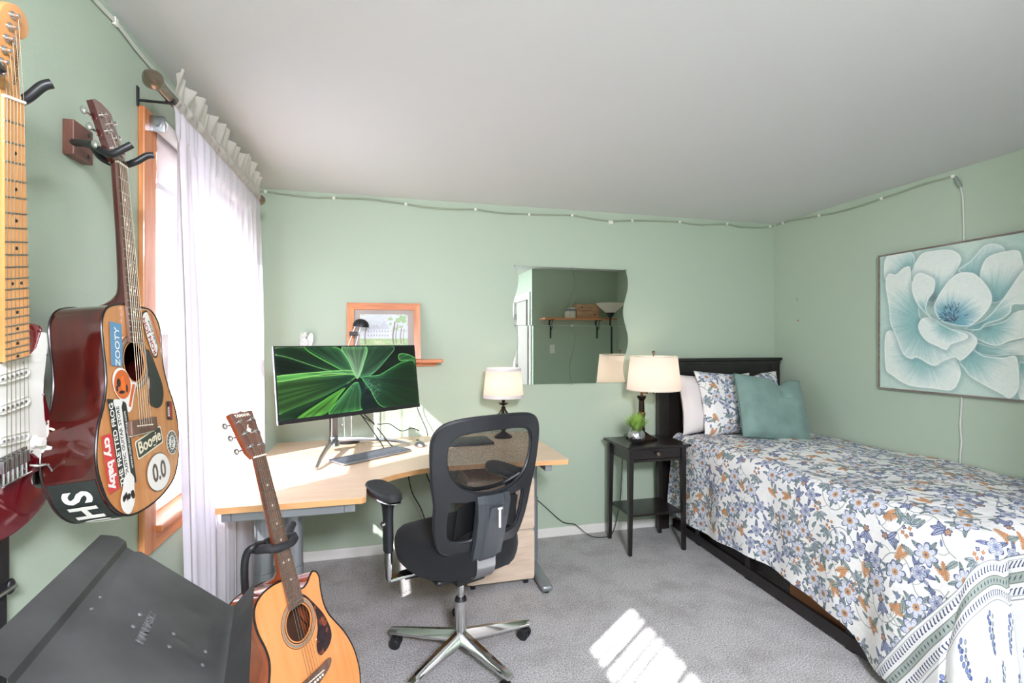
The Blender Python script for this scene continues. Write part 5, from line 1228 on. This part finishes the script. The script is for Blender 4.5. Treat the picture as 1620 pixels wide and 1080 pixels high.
M['potsilver'] = mat('pot silver', (196, 196, 198), .18, 1)
M['grass'] = mat('plant green', (158, 196, 92), .5, var=.3, vscale=40)
t = empty('potted_plant', (1.700, 3.140, .742), label='small grassy green plant in a round hammered silver pot on the nightstand', cat='plant')
q = B(); rows = []
for i in range(15):
    th = PI * (.10 + .78 * i / 14); row = []
    for k in range(40):
        a = 2 * PI * k / 40; d_ = noise.voronoi(Vector((math.cos(a) * math.sin(th), math.sin(a) * math.sin(th), math.cos(th))) * 3.2)[0][0]
        r_ = .060 * (.955 + .10 * min(.5, d_)); row.append((r_ * math.sin(th) * math.cos(a), r_ * math.sin(th) * math.sin(a), .050 + r_ * math.cos(th)))
    rows.append(row)
V = q.grid(rows, wrapv=True); q.bm.faces.new(V[-1]); q.bm.faces.new(V[0]); q.out('pot', M['potsilver'], t, False)
q = B(); rr = random.Random(4)
for k in range(260):
    a = rr.uniform(0, 6.28); tl_ = rr.uniform(.05, .95); L_ = rr.uniform(.085, .135); el = R(90 - 68 * tl_); r0 = rr.uniform(0, .022)
    p0 = Vector((r0 * math.cos(a), r0 * math.sin(a), .096)); dv = Vector((math.cos(a) * math.cos(el), math.sin(a) * math.cos(el), math.sin(el)))
    side = dv.cross(Vector((0, 0, 1))).normalized() * .0036
    p1 = p0 + dv * L_ * .5 + Vector((0, 0, .004)); p2 = p0 + dv * L_ - Vector((0, 0, .012 * tl_))
    v = [q.bm.verts.new(x) for x in (p0 - side, p0 + side, p1 + side, p1 - side, p2)]
    q.bm.faces.new((v[0], v[1], v[2], v[3])); q.bm.faces.new((v[3], v[2], v[4]))
q.out('foliage', M['grass'], t, False, keep=True)
e = empty('cable', (1.4, 3.44, 0), label='black lamp cord sagging along the wall and carpet to the nightstand', cat='cable')
B().tube(spline([(x - 1.4, y - 3.44, z) for x, y, z in [(1.02, 3.485, .34), (1.11, 3.485, .26), (1.20, 3.485, .175), (1.27, 3.47, .115), (1.32, 3.462, .10), (1.37, 3.455, .088), (1.44, 3.42, .03), (1.50, 3.39, .008), (1.60, 3.385, .006), (1.655, 3.41, .03), (1.70, 3.44, .12), (1.735, 3.455, .26), (1.75, 3.46, .45), (1.76, 3.46, .70), (1.775, 3.42, .752)]], 6), .0032, 6).out('cord', M['cordblack'], e, True)

# ================================================================ BED
bd = empty('bed', (2.62, 2.4, 0), label='black wooden single bed frame with a panelled headboard in the corner', cat='bed')
def bx(name, x0, x1, y0, y1, z0, z1, m='blackwood', bev=.003, parent=None): return B().box(x0 - 2.62, x1 - 2.62, y0 - 2.4, y1 - 2.4, z0, z1, bev).out(name, M[m], parent or bd)
bx('headboard_stile', 2.046, 2.135, 3.425, 3.475, 0, 1.296); bx('headboard_stile', 3.075, 3.165, 3.425, 3.475, 0, 1.296)
hb_ = bx('headboard_rail', 2.135, 3.075, 3.43, 3.47, 1.19, 1.296, 'blackwood_x'); bx('headboard_rail', 2.135, 3.075, 3.43, 3.47, .30, .42, 'blackwood_x')
for k in range(7):
    w0 = .94 / 7; bx('headboard_plank', 2.135 + w0 * k + .001, 2.135 + w0 * (k + 1) - .001, 3.442, 3.460, .42, 1.19, 'blackwood', .002)
bx('headboard_cap', 2.030, 3.174, 3.405, 3.485, 1.296, 1.320, 'blackwood_x', .005); bx('headboard_molding', 2.046, 3.165, 3.417, 3.425, 1.268, 1.296, 'blackwood_x', .003)
def rail(name, x0, x1, y0, y1, z0, z1, w_=.022):
    q = B(); n0 = [(x0, y0), (x0 + w_, y0), (x1 + w_, y1), (x1, y1)]
    q.poly([(x - 2.62, y - 2.4) for x, y in n0], z1 - z0, base=z0); return q.out(name, M['blackwood'], bd)
rail('side_rail', 2.165, 2.085, 3.425, 1.42, .015, .075); rail('side_rail', 2.165, 2.085, 3.425, 1.42, .26, .44)
for y in (3.1, 2.57, 1.86, 1.44):
    x = 2.085 + .04 * (y - 1.42); bx('post', x + .004, x + .045, y - .022, y + .022, 0, .28)
bx('slat_base', 2.19, 3.15, 1.44, 3.42, .40, .44); bx('foot_rail', 2.10, 3.16, 1.40, 1.44, .015, .46)
bx('back_panel', 2.75, 2.77, 1.44, 3.42, .02, .40)
bt = empty('storage_box', (2.36, 2.11, 0), label='light brown cardboard-coloured box stored under the bed', cat='box')
B().box(-.13, .25, -.23, .23, .004, .20, .004).out('carton', mat('carton', (176, 122, 84), .7), bt); B().box(-.135, .255, -.235, .235, .17, .215, .004).out('lid', mat('carton lid', (186, 132, 94), .7), bt)
mt_ = empty('mattress', (2.66, 2.38, .44), label='white mattress mostly hidden under the floral comforter', cat='mattress')
B().box(-.47, .49, -1.0, 1.03, 0, .25, .06, 4).out('ticking', M['whitefab'], mt_, True)

# ---- floral cloth, painted with numpy
TS = 704; TM_ = 1.15; PPM = TS / TM_
def floral():
    A = np.zeros((TS, TS, 3), np.float32); A[...] = C(232, 231, 228)
    r = random.Random(11)
    def patch(cx, cy, R_):
        x0, y0 = int(cx - R_), int(cy - R_); n = int(2 * R_) + 1
        xs = np.arange(x0, x0 + n); ys = np.arange(y0, y0 + n); return np.ix_(ys % TS, xs % TS), xs[None, :] - cx + 0. * ys[:, None], ys[:, None] - cy + 0. * xs[None, :]
    def put(cx, cy, R_, fn):
        ix, X, Y = patch(cx, cy, R_); sub = A[ix]
        for m_, col in fn(X.astype(np.float32), Y.astype(np.float32)): sub = sub * (1 - m_[..., None]) + col * m_[..., None]
        A[ix] = sub
    def rot(X, Y, a): return X * math.cos(a) + Y * math.sin(a), -X * math.sin(a) + Y * math.cos(a)
    navy, blue, pale, gg, dg, org = C(66, 76, 112), C(146, 156, 184), C(206, 210, 219), C(160, 170, 160), C(84, 102, 108), C(198, 150, 108)
    def line(pts, w_, col):
        for (x0, y0), (x1, y1) in zip(pts[:-1], pts[1:]):
            cx, cy = (x0 + x1) / 2, (y0 + y1) / 2; L_ = math.hypot(x1 - x0, y1 - y0) / 2 + w_ + 2
            put(cx, cy, L_, lambda X, Y: [(smooth(w_ + .6, w_ - .6, seg_d(X, Y, x0 - cx, y0 - cy, x1 - cx, y1 - cy)), col)])
    def leaf(cx, cy, L_, a, col, edge, rag=0.):
        def fn(X, Y):
            u, v = rot(X, Y, a); t = u / L_; wd = .36 * L_ * np.sqrt(np.clip(1 - t * t, 0, 1)) * (1 - .35 * t) * (1 + rag * np.sin(u * 1.3))
            d = np.abs(v) - wd; ins = smooth(.8, -.8, np.where(np.abs(t) < 1, d, 3))
            return [(ins * .85, col), (ins * smooth(-2.2, -.9, d), edge), (smooth(1.3, .5, np.abs(v)) * ins, edge), (ins * (np.sin(np.abs(v) * 1.9 + u * 1.4) > .55) * .5, edge)]
        put(cx, cy, L_ + 4, fn)
    def flower(cx, cy, R_, n, a, out, fill, cen, ring=False):
        def fn(X, Y):
            rr = np.hypot(X, Y); th = np.arctan2(Y, X) - a; k = np.cos(th * n / 2) ** 2
            edge = R_ * (.46 + .54 * np.abs(k) ** .36); d = rr - edge; ins = smooth(.9, -.9, d)
            o = [(ins, fill), (ins * smooth(-3.6, -2.0, d), out), (ins * (np.sin(rr * 1.1 + 0 * th) > .5) * smooth(.3, .9, rr / R_) * .35, out)]
            if ring: o.append((ins * smooth(R_ * .16, R_ * .12, np.abs(np.abs(np.sin(th * n / 2)) * rr - R_ * .20)) * .55, out))
            o += [(smooth(R_ * .30, R_ * .22, rr), cen), (smooth(R_ * .36, R_ * .30, rr) * (np.sin(th * 14) > .1) * .8, cen * .8), (smooth(R_ * .10, R_ * .06, rr), out)]
            return o
        put(cx, cy, R_ + 4, fn)
    # vines
    for k in range(11):
        x, y, a = 64 * k + r.uniform(-14, 14), 0, R(80); pts = []
        for i in range(46):
            pts.append((x, y)); a = R(90) + 1.15 * math.sin(i * .42 + k * 1.9); x += 17 * math.cos(a); y += 16.2 * math.sin(a)
        line(pts, 1.15, C(140, 150, 146))
        for i in range(2, 45, 3):
            px_, py_ = pts[i]; s_ = 1 if (i // 3 + k) % 2 else -1; b_ = math.atan2(pts[i][1] - pts[i - 1][1], pts[i][0] - pts[i - 1][0]) + s_ * 1.2
            cv = [(px_ + 7 * j * math.cos(b_ + .18 * j * s_), py_ + 7 * j * math.sin(b_ + .18 * j * s_)) for j in range(6)]
            line(cv, .8, C(150, 160, 154))
            leaf(cv[-1][0], cv[-1][1], r.uniform(10, 16), b_ + .9 * s_, [gg, pale, gg][i % 3], [dg, navy, dg][i % 3], .12)
    for k in range(170): leaf(r.uniform(0, TS), r.uniform(0, TS), r.uniform(6, 11), r.uniform(0, 6.28), [gg, pale, blue][k % 3], dg if k % 3 == 0 else C(110, 120, 150), .1)
    spots = []
    for k in range(4000):
        x, y = r.uniform(0, TS), r.uniform(0, TS)
        if all(math.hypot(min(abs(x - a), TS - abs(x - a)), min(abs(y - b_), TS - abs(y - b_))) > 47 for a, b_ in spots): spots.append((x, y))
        if len(spots) > 190: break
    for i, (x, y) in enumerate(spots):
        a = r.uniform(0, 6.28); ty = i % 6
        if ty in (0, 3):
            for j in range(4): leaf(x + 30 * math.cos(a + 1.57 * j + .6), y + 30 * math.sin(a + 1.57 * j + .6), 13, a + 1.57 * j + .6, gg, dg, .15)
            flower(x, y, r.uniform(26, 33), 7, a, navy, pale, org)
        elif ty == 1:
            for j in range(3): leaf(x + 26 * math.cos(a + 2.1 * j), y + 26 * math.sin(a + 2.1 * j), 14, a + 2.1 * j, blue, navy, .1)
            flower(x, y, 22, 6, a, navy, C(222, 224, 230), blue, True)
        elif ty == 2:
            leaf(x, y, 22, a, org * 1.0, C(168, 116, 78), .35); leaf(x + 14 * math.cos(a + 1.3), y + 14 * math.sin(a + 1.3), 15, a + .5, org * 1.1, C(170, 110, 70), .3)
            leaf(x - 18, y + 12, 18, a + 2, gg, dg, .2)
        elif ty == 4:
            for j in range(5): leaf(x + 15 * math.cos(a + j * .62 - 1.2), y + 15 * math.sin(a + j * .62 - 1.2), 15, a + j * .62 - 1.2, gg if j % 2 else pale, dg, .15)
            for j in range(5): flower(x - 20 * math.cos(a) + 11 * math.cos(j * 1.3), y - 20 * math.sin(a) + 11 * math.sin(j * 1.3), 5.5, 4, j, navy if j % 2 else C(170, 120, 90), pale if j % 2 else org, org)
        else:
            for j in range(3): leaf(x + 10 * math.cos(a + (j - 1) * .8), y + 10 * math.sin(a + (j - 1) * .8), 18, a + (j - 1) * .8, C(172, 180, 202), navy, .08)
            flower(x - 12 * math.cos(a), y - 12 * math.sin(a), 10, 5, a, navy, org, org)
    A += (fnoise(TS, TS, 120, 21)[..., None] - .5) * .05
    return A
FT = floral()
sham_m = img_mat('floral sham cloth', FT, .9, bump=.35)

TX, FY, TZ, ER = 2.165, 1.36, .752, .075       # top edge lines, top height, edge radius
SU, DROP, SV = 3.160 - TX, .74, 3.375 - FY
PW, PH = int((SU + DROP) * 620), int((SV + DROP) * 620)
def cloth_img():
    sc_ = TS / TM_ / 620
    yy = (np.arange(PH) * sc_).astype(int) % TS; xx = (np.arange(PW) * sc_).astype(int) % TS
    A = FT[np.ix_(yy, xx)].copy()
    Vv, Uu = np.mgrid[0:PH, 0:PW].astype(np.float32) / 620       # metres; row 0 = head end
    a = np.clip(Uu - SU, 0, 9); bb_ = Vv - SV                     # overhang left, overhang foot
    s_ = bb_ + 0.60 * np.clip(a - .05, 0, 9) - .17   # distance past the border line; it swings round the draped corner
    white = C(228, 228, 226)
    A[s_ > -.052] = white
    def ln(c_, w_, col, al=1.): blend(A, smooth(w_ + .0016, w_ - .0008, np.abs(s_ - c_)) * al, col)
    navy = C(58, 68, 96); gr = C(140, 152, 140)
    t_ = Uu - .7 * np.clip(bb_, -9, 9)
    for c_ in (-.052, .104): ln(c_, .0012, C(110, 116, 120))
    ln(.026, .017, gr, .85); ln(.026, .0195, C(90, 100, 104), .0)
    for c_ in (.008, .044): ln(c_, .0012, C(96, 104, 104))
    q_ = np.abs(((t_ / .026) % 1) - .5); blend(A, (smooth(.20, .14, q_ + np.abs(s_ - .026) * 16) * (np.abs(s_ - .026) < .014)), navy)
    for c_, sg in ((-.024, 1), (.076, -1)):
        ph_ = ((t_ / .021) % 1) - .5; w2 = (s_ - c_) * sg
        blend(A, smooth(.012, .009, np.abs(w2)) * smooth(.22, .12, np.abs(ph_ - w2 * 12)), navy)
        blend(A, smooth(.003, .0015, np.abs(w2 - .012)) * smooth(.30, .2, np.abs(ph_)), navy)
        blend(A, smooth(.0015, .0005, np.abs(w2 + .014)), C(130, 138, 140))
    # delphinium sprigs past the border
    rr = random.Random(2)
    for j in range(5):
        for k in range(24):
            sv = .22 + .21 * j; tv = .12 + .24 * k + (.12 if j % 2 else 0)
            M_ = (np.abs(s_ - sv) < .10) & (np.abs(t_ - tv) < .06)
            if not M_.any(): continue
            ys, xs = np.where(M_); y0, y1, x0, x1 = ys.min(), ys.max() + 1, xs.min(), xs.max() + 1
            S_ = s_[y0:y1, x0:x1] - sv; T2 = t_[y0:y1, x0:x1] - tv; sub = A[y0:y1, x0:x1]
            blend(sub, smooth(.0018, .0008, np.abs(T2 - .006 * np.sin(S_ * 40))) * (np.abs(S_) < .09), C(120, 136, 128))
            for q2 in range(17):
                cs, ct = -.08 + .0095 * q2, .030 * math.sin(q2 * 2.3) * (1 - .045 * q2)
                d_ = np.hypot(S_ - cs, T2 - ct); r_ = .0105 + .003 * (q2 % 3 == 0)
                blend(sub, smooth(r_, r_ - .002, d_), [C(120, 134, 176), C(76, 92, 142), C(150, 164, 160)][q2 % 3]); blend(sub, smooth(.0016, .0006, np.abs(d_ - r_ * .75)), navy)
            A[y0:y1, x0:x1] = sub
    return A
cloth_m = img_mat('floral comforter cloth', cloth_img(), .9, bump=.3)
def cloth_pt(u, v):
    """u from wall side, v from head end (metres on the flat cloth)"""
    a, b_ = u - SU, v - SV
    k = .022 * noise.noise(Vector((u * 2.1, v * 2.1, 1))) + .010 * noise.noise(Vector((u * 6, v * 6, 4)))
    hemv = 0
    if a <= 0 and b_ <= 0:
        edge = min(1, min(-a, -b_) / .12 + .15)
        ex = 1 - max(0, 1 - u / .12) * .9
        z = TZ + k * edge * 1.1 + .020 * math.sin(max(0, min(1, u / SU)) * PI) - .030 * max(0, 1 - (v) / .12) ** 2
        return Vector((3.160 - u, 3.375 - v, z))
    aa, bb_ = max(a, 0), max(b_, 0); d = math.hypot(aa, bb_); th = math.atan2(bb_, aa)
    if d < ER * PI / 2: off, dz = ER * math.sin(d / ER), ER * (1 - math.cos(d / ER))
    else:
        e_ = d - ER * PI / 2; off = ER + e_ * (.03 if bb_ == 0 else .10 * math.sin(2 * th) + .03) ; dz = ER + e_
    rip = 0
    w_ = max(0, min(1, (d - .08) / .4))
    if bb_ == 0: rip = w_ * (.012 * math.sin(v * 9.5 + 1) + .010 * math.sin(v * 21 + 2))
    elif aa == 0: rip = w_ * (.012 * math.sin(u * 10))
    else: rip = w_ * .025 * math.sin(th * 5.0)
    rip += k * .8 * w_
    lim = TZ - .012
    dz = min(dz, lim)
    if bb_ == 0 or aa > 0: off += .09 * w_ ** 1.4 * float(smooth(1.45, 1.85, v)) * (aa / (aa + bb_ + 1e-6))
    # the hem is let down a little less towards the head
    off += rip
    nx, ny = (-math.cos(th), -math.sin(th)) if aa > 0 and bb_ > 0 else ((-1, 0) if aa > 0 else (0, -1))
    x0 = 3.160 - min(u, SU); y0 = 3.375 - min(v, SV)
    sk = -.04 * (1 if True else 0) * max(0, min(1, (y0 - 1.4) / 2)) * 0
    return Vector((x0 + nx * off + (.035 * (y0 - 1.4) / 2 if aa > 0 else 0), y0 + ny * off, TZ - dz + k * (1 - w_) * .5))
cf = empty('comforter', (2.66, 2.4, .70), label='white comforter printed with blue, green and orange flowers and a leafy border', cat='comforter')
NU, NV = 88, 132; P, UV = [], []
for i in range(NV + 1):
    v = (SV + DROP) * i / NV; row, uvr = [], []
    for j in range(NU + 1):
        hem = DROP - .105 + .018 * math.sin(v * 5) + (.09 * smooth(1.5, 1.72, v))
        u = (SU + min(DROP, hem) ) * j / NU
        row.append(cloth_pt(u, v) - Vector((2.66, 2.4, .70))); uvr.append((u / (SU + DROP), 1 - v / (SV + DROP)))
    P.append(row); UV.append(uvr)
q = B(); q.grid(P, UV); q.out('cover', cloth_m, cf, True, keep=True)

# ---- pillows
def pillow(name, c_, w_, h_, t_, rot, m, label, cat='pillow', uvs=(0, 0, 1), dent=0, flange=0, pinch=.10, seam=None):
    e = empty(name, c_, rot=rot, label=label, cat=cat)
    n = 30; out_ = B()
    def side(sg):
        P_, U_ = [], []
        for i in range(n + 1):
            row, ur = [], []
            for j in range(n + 1):
                a, b2 = 2 * j / n - 1, 2 * i / n - 1
                x = a * w_ / 2 * (1 - pinch * (1 - abs(a) ** 1.5 * 0) * (1 - b2 * b2) * abs(a) ** 2); z = b2 * h_ / 2 * (1 - pinch * (1 - a * a) * abs(b2) ** 2)
                th_ = t_ / 2 * (max(0, (1 - a ** 4)) ** .5) * (max(0, (1 - b2 ** 4)) ** .5)
                th_ *= 1 + .16 * noise.noise(Vector((a * 2.2 + c_[0], b2 * 2.2, sg * 3)))
                if dent and b2 > .1: z -= dent * math.exp(-((a - .28) / .22) ** 2) * (b2 - .1) ; th_ *= 1 - .25 * math.exp(-((a - .28) / .12) ** 2) * (b2 > .3)
                row.append((x, sg * th_, z)); ur.append((uvs[0] + a * w_ / 2 / TM_, uvs[1] + b2 * h_ / 2 / TM_))
            P_.append(row); U_.append(ur)
        out_.grid(P_, U_)
    side(-1); side(1)
    bmesh.ops.remove_doubles(out_.bm, verts=out_.bm.verts, dist=.0004)
    o = out_.out('case', m, e, True)
    if seam:
        pts = []
        for k in range(4 * 14):
            s_, f = k // 14, (k % 14) / 14 * 2 - 1; a, b2 = ((f, 1), (1, -f), (-f, -1), (-1, f))[s_]
            x = a * w_ / 2 * (1 - pinch * (1 - b2 * b2) * abs(a) ** 2); z = b2 * h_ / 2 * (1 - pinch * (1 - a * a) * abs(b2) ** 2)
            if dent and b2 > .1: z -= dent * math.exp(-((a - .28) / .22) ** 2) * (b2 - .1)
            pts.append((x, 0, z))
        B().tube(pts, .003, 6, closed=True).out('seam', seam, e, True)
    return e
pillow('pillow', (2.50, 3.335, .975), .70, .46, .15, (R(-12), R(0), R(3)), M['whitefab'], 'plain white pillow against the headboard behind the floral sham')
pillow('pillow', (2.625, 3.215, .985), .75, .50, .16, (R(-17), R(1), R(0)), sham_m, 'floral pillow sham matching the comforter, leaning on the headboard', uvs=(.3, .2, 1), dent=.03)
pillow('cushion', (2.69, 2.985, .975), .53, .47, .15, (R(-24), R(7), R(-6)), M['velvet'], 'sage green velvet cushion propped in front of the floral sham', cat='cushion', dent=.06, seam=mat('velvet piping', (72, 112, 102), .8), pinch=.04)

# ================================================================ FLOWER PAINTING
PT = {
'A':[(0.204,1.851),(0.218,1.92),(0.262,1.983),(0.327,1.991),(0.424,1.979),(0.474,1.928),(0.457,1.866),(0.415,1.806),(0.371,1.734),(0.327,1.68),(0.262,1.725)],
'A2':[(0.033,1.98),(0.092,2.023),(0.204,2.003),(0.218,1.92),(0.154,1.909),(0.102,1.875),(0.06,1.885),(0.033,1.852)],
'B':[(0.457,1.856),(0.522,1.902),(0.585,1.972),(0.644,1.97),(0.68,1.92),(0.629,1.797),(0.569,1.733),(0.522,1.811)],
'C':[(0.569,1.841),(0.6,1.907),(0.673,1.925),(0.736,1.919),(0.752,1.865),(0.769,1.78),(0.756,1.715),(0.701,1.686),(0.629,1.657),(0.585,1.714),(0.569,1.787)],
'D':[(0.49,1.53),(0.585,1.572),(0.644,1.639),(0.701,1.729),(0.756,1.815),(0.808,1.832),(0.808,1.66),(0.761,1.643),(0.712,1.643),(0.701,1.601),(0.659,1.568),(0.592,1.545),(0.569,1.518),(0.522,1.515)],
'E':[(0.518,1.501),(0.585,1.536),(0.673,1.559),(0.715,1.6),(0.761,1.614),(0.821,1.61),(0.821,1.496),(0.761,1.472),(0.701,1.456),(0.644,1.43),(0.585,1.447)],
'F':[(0.538,1.411),(0.554,1.447),(0.629,1.425),(0.701,1.447),(0.761,1.464),(0.828,1.48),(0.828,1.399),(0.761,1.385),(0.701,1.383),(0.629,1.373),(0.569,1.384)],
'G':[(0.465,1.345),(0.522,1.41),(0.585,1.376),(0.673,1.369),(0.722,1.379),(0.736,1.321),(0.736,1.211),(0.701,1.157),(0.659,1.178),(0.6,1.208),(0.522,1.256),(0.49,1.299)],
'G2':[(0.736,1.338),(0.761,1.347),(0.828,1.342),(0.828,1.163),(0.769,1.156),(0.736,1.178)],
'H':[(0.038,1.499),(0.102,1.509),(0.154,1.374),(0.243,1.356),(0.336,1.311),(0.432,1.362),(0.47,1.298),(0.465,1.233),(0.424,1.173),(0.327,1.174),(0.184,1.181),(0.081,1.236),(0.038,1.286)],
'I':[(0.107,1.879),(0.06,1.891),(0.038,1.83),(0.06,1.679),(0.07,1.573),(0.097,1.509),(0.154,1.374),(0.204,1.345),(0.238,1.356),(0.327,1.31),(0.389,1.342),(0.44,1.362),(0.474,1.345),(0.53,1.401),(0.554,1.456),(0.522,1.501),(0.457,1.521),(0.345,1.543),(0.262,1.585),(0.243,1.696),(0.204,1.821),(0.194,1.913),(0.154,1.914)],
'J':[(0.204,1.78),(0.214,1.84),(0.247,1.871),(0.299,1.849),(0.336,1.815),(0.331,1.748),(0.299,1.702),(0.29,1.643),(0.327,1.583),(0.281,1.624),(0.228,1.697)],
'K':[(0.331,1.66),(0.363,1.735),(0.415,1.806),(0.465,1.841),(0.53,1.833),(0.569,1.796),(0.607,1.738),(0.622,1.684),(0.607,1.632),(0.561,1.573),(0.506,1.538),(0.424,1.55),(0.363,1.581)],
'L':[(0.243,1.556),(0.271,1.595),(0.327,1.592),(0.38,1.552),(0.432,1.522),(0.502,1.493),(0.498,1.465),(0.424,1.437),(0.398,1.404),(0.345,1.427),(0.29,1.456),(0.252,1.506)]}
PWD, PHT, PZ = 1.16, .86, 1.150
def peony():
    w_, h_ = 560, 414; Y, X = np.mgrid[0:h_, 0:w_].astype(np.float32); X = X / w_ * PWD; Z = PZ + PHT - Y / h_ * PHT
    A = np.zeros((h_, w_, 3), np.float32); n1 = fnoise(h_, w_, 6, 31)[..., None]; A[...] = C(176, 204, 194) * (1 - n1) + C(206, 222, 208) * n1
    def petal(P_, base, teal=(136, 182, 180), k=.75, reach=.6, cream=(226, 234, 226)):
        Q = spl2(P_, 4); d = poly_sdf(X, Z, Q); m_ = smooth(.0012, -.0012, d)
        sh_ = smooth(.035, 0, d) * .42 * k; blend(A, sh_ * (1 - m_), C(108, 140, 138))
        L_ = max(math.hypot(x - base[0], z - base[1]) for x, z in Q)
        r = np.hypot(X - base[0], Z - base[1]) / L_; ang = np.arctan2(Z - base[1], X - base[0])
        st_ = .05 * np.sin(ang * 17 + 2.5 * np.sin(ang * 7 + r * 3)) + .035 * np.sin(ang * 61 + 4 * np.sin(r * 4)) + .05 * (fnoise(h_, w_, 40, 77) - .5)
        t_ = smooth(.12, reach, r + st_ * .8)[..., None]; col = C(*teal) * (1 - t_) + C(*cream) * t_
        gn = fnoise(h_, w_, 9, int(L_ * 1e4) % 97)[..., None]; col = col * (1 - .10 * (gn - .3)) + C(190, 214, 184) * .10 * (gn - .3)
        dk_ = smooth(.16, .0, r)[..., None] * .45; col = col * (1 - dk_) + C(92, 118, 124) * dk_
        A[...] = A * (1 - m_[..., None]) + col * m_[..., None]
        blend(A, smooth(.0055, .001, np.abs(d + .003)) * m_ * .75, C(238, 242, 236))
    c0 = (.415, 1.579)
    petal([(.83, 1.95), (.95, 1.98), (1.08, 1.9), (1.10, 1.74), (.98, 1.66), (.82, 1.70)], (.8, 1.68)); petal([(.80, 1.62), (.95, 1.70), (1.10, 1.66), (1.12, 1.50), (.98, 1.42), (.82, 1.46)], (.72, 1.55)); petal([(.80, 1.40), (.95, 1.44), (1.08, 1.36), (1.04, 1.22), (.90, 1.17), (.80, 1.22)], (.72, 1.45))
    petal(PT['A2'], (.22, 1.86), reach=.9); petal(PT['A'], (.345, 1.70)); petal(PT['B'], (.52, 1.72), k=.6, reach=1.3)
    petal(PT['C'], (.635, 1.66), reach=.75); petal(PT['G2'], (.72, 1.36)); petal(PT['F'], (.54, 1.42), reach=.7); petal(PT['H'], (.27, 1.38), reach=.85); petal(PT['G'], (.50, 1.40), reach=.7)
    petal(PT['E'], (.60, 1.53), reach=.6); petal(PT['D'], (.56, 1.56), reach=.55); petal(PT['I'], (.275, 1.575), reach=.8); petal(PT['L'], (.41, 1.55), reach=.7)
    petal(PT['J'], (.30, 1.60), reach=.5); petal(PT['K'], (.42, 1.575), (104, 160, 174), reach=.62)
    blend(A, smooth(.05, 0, np.hypot(X - .322, (Z - 1.71) * .5)) * .5 * (poly_sdf(X, Z, PT['K']) > 0) * (poly_sdf(X, Z, PT['J']) > 0), C(96, 104, 106))
    rr = random.Random(3)
    for k in range(150):
        a = R(rr.uniform(20, 175)); L_ = rr.uniform(.02, .12); x, z = c0[0] + .02 + .7 * L_ * math.cos(a), c0[1] - .015 + L_ * math.sin(a)
        x0, z0 = x - .014 * math.cos(a), z - .014 * math.sin(a)
        m_ = smooth(.0028, .0012, seg_d(X, Z, x0, z0, x, z)); blend(A, m_ * .8, [C(74, 96, 110), C(110, 150, 180), C(150, 184, 200), C(60, 72, 84)][k % 4])
    A += (fnoise(h_, w_, 90, 8)[..., None] - .5) * .04
    return A
pa = empty('painting', (XR, 2.557 - PWD / 2, PZ), label='large framed painting of a pale teal and white flower on the right wall', cat='painting')
uvquad('canvas_print', [(-.0285, PWD / 2, PHT), (-.0285, -PWD / 2, PHT), (-.0285, -PWD / 2, 0), (-.0285, PWD / 2, 0)], img_mat('flower canvas', peony(), .75), pa)
B().box(-.028, -.004, -PWD / 2, PWD / 2, 0, PHT).out('stretcher', M['whitefab'], pa)
M['greywood'] = wood('grey wood frame', (112, 98, 92), (142, 128, 120), .5, (20, 4, 20), 0, .1)
for a in ((-PWD / 2 - .007, PWD / 2 + .007, -.007, .003), (-PWD / 2 - .007, PWD / 2 + .007, PHT - .003, PHT + .007), (-PWD / 2 - .007, -PWD / 2 + .003, .003, PHT - .003), (PWD / 2 - .003, PWD / 2 + .007, .003, PHT - .003)):
    B().box(-.034, 0, a[0], a[1], a[2], a[3], .001).out('frame_side', M['greywood'], pa)
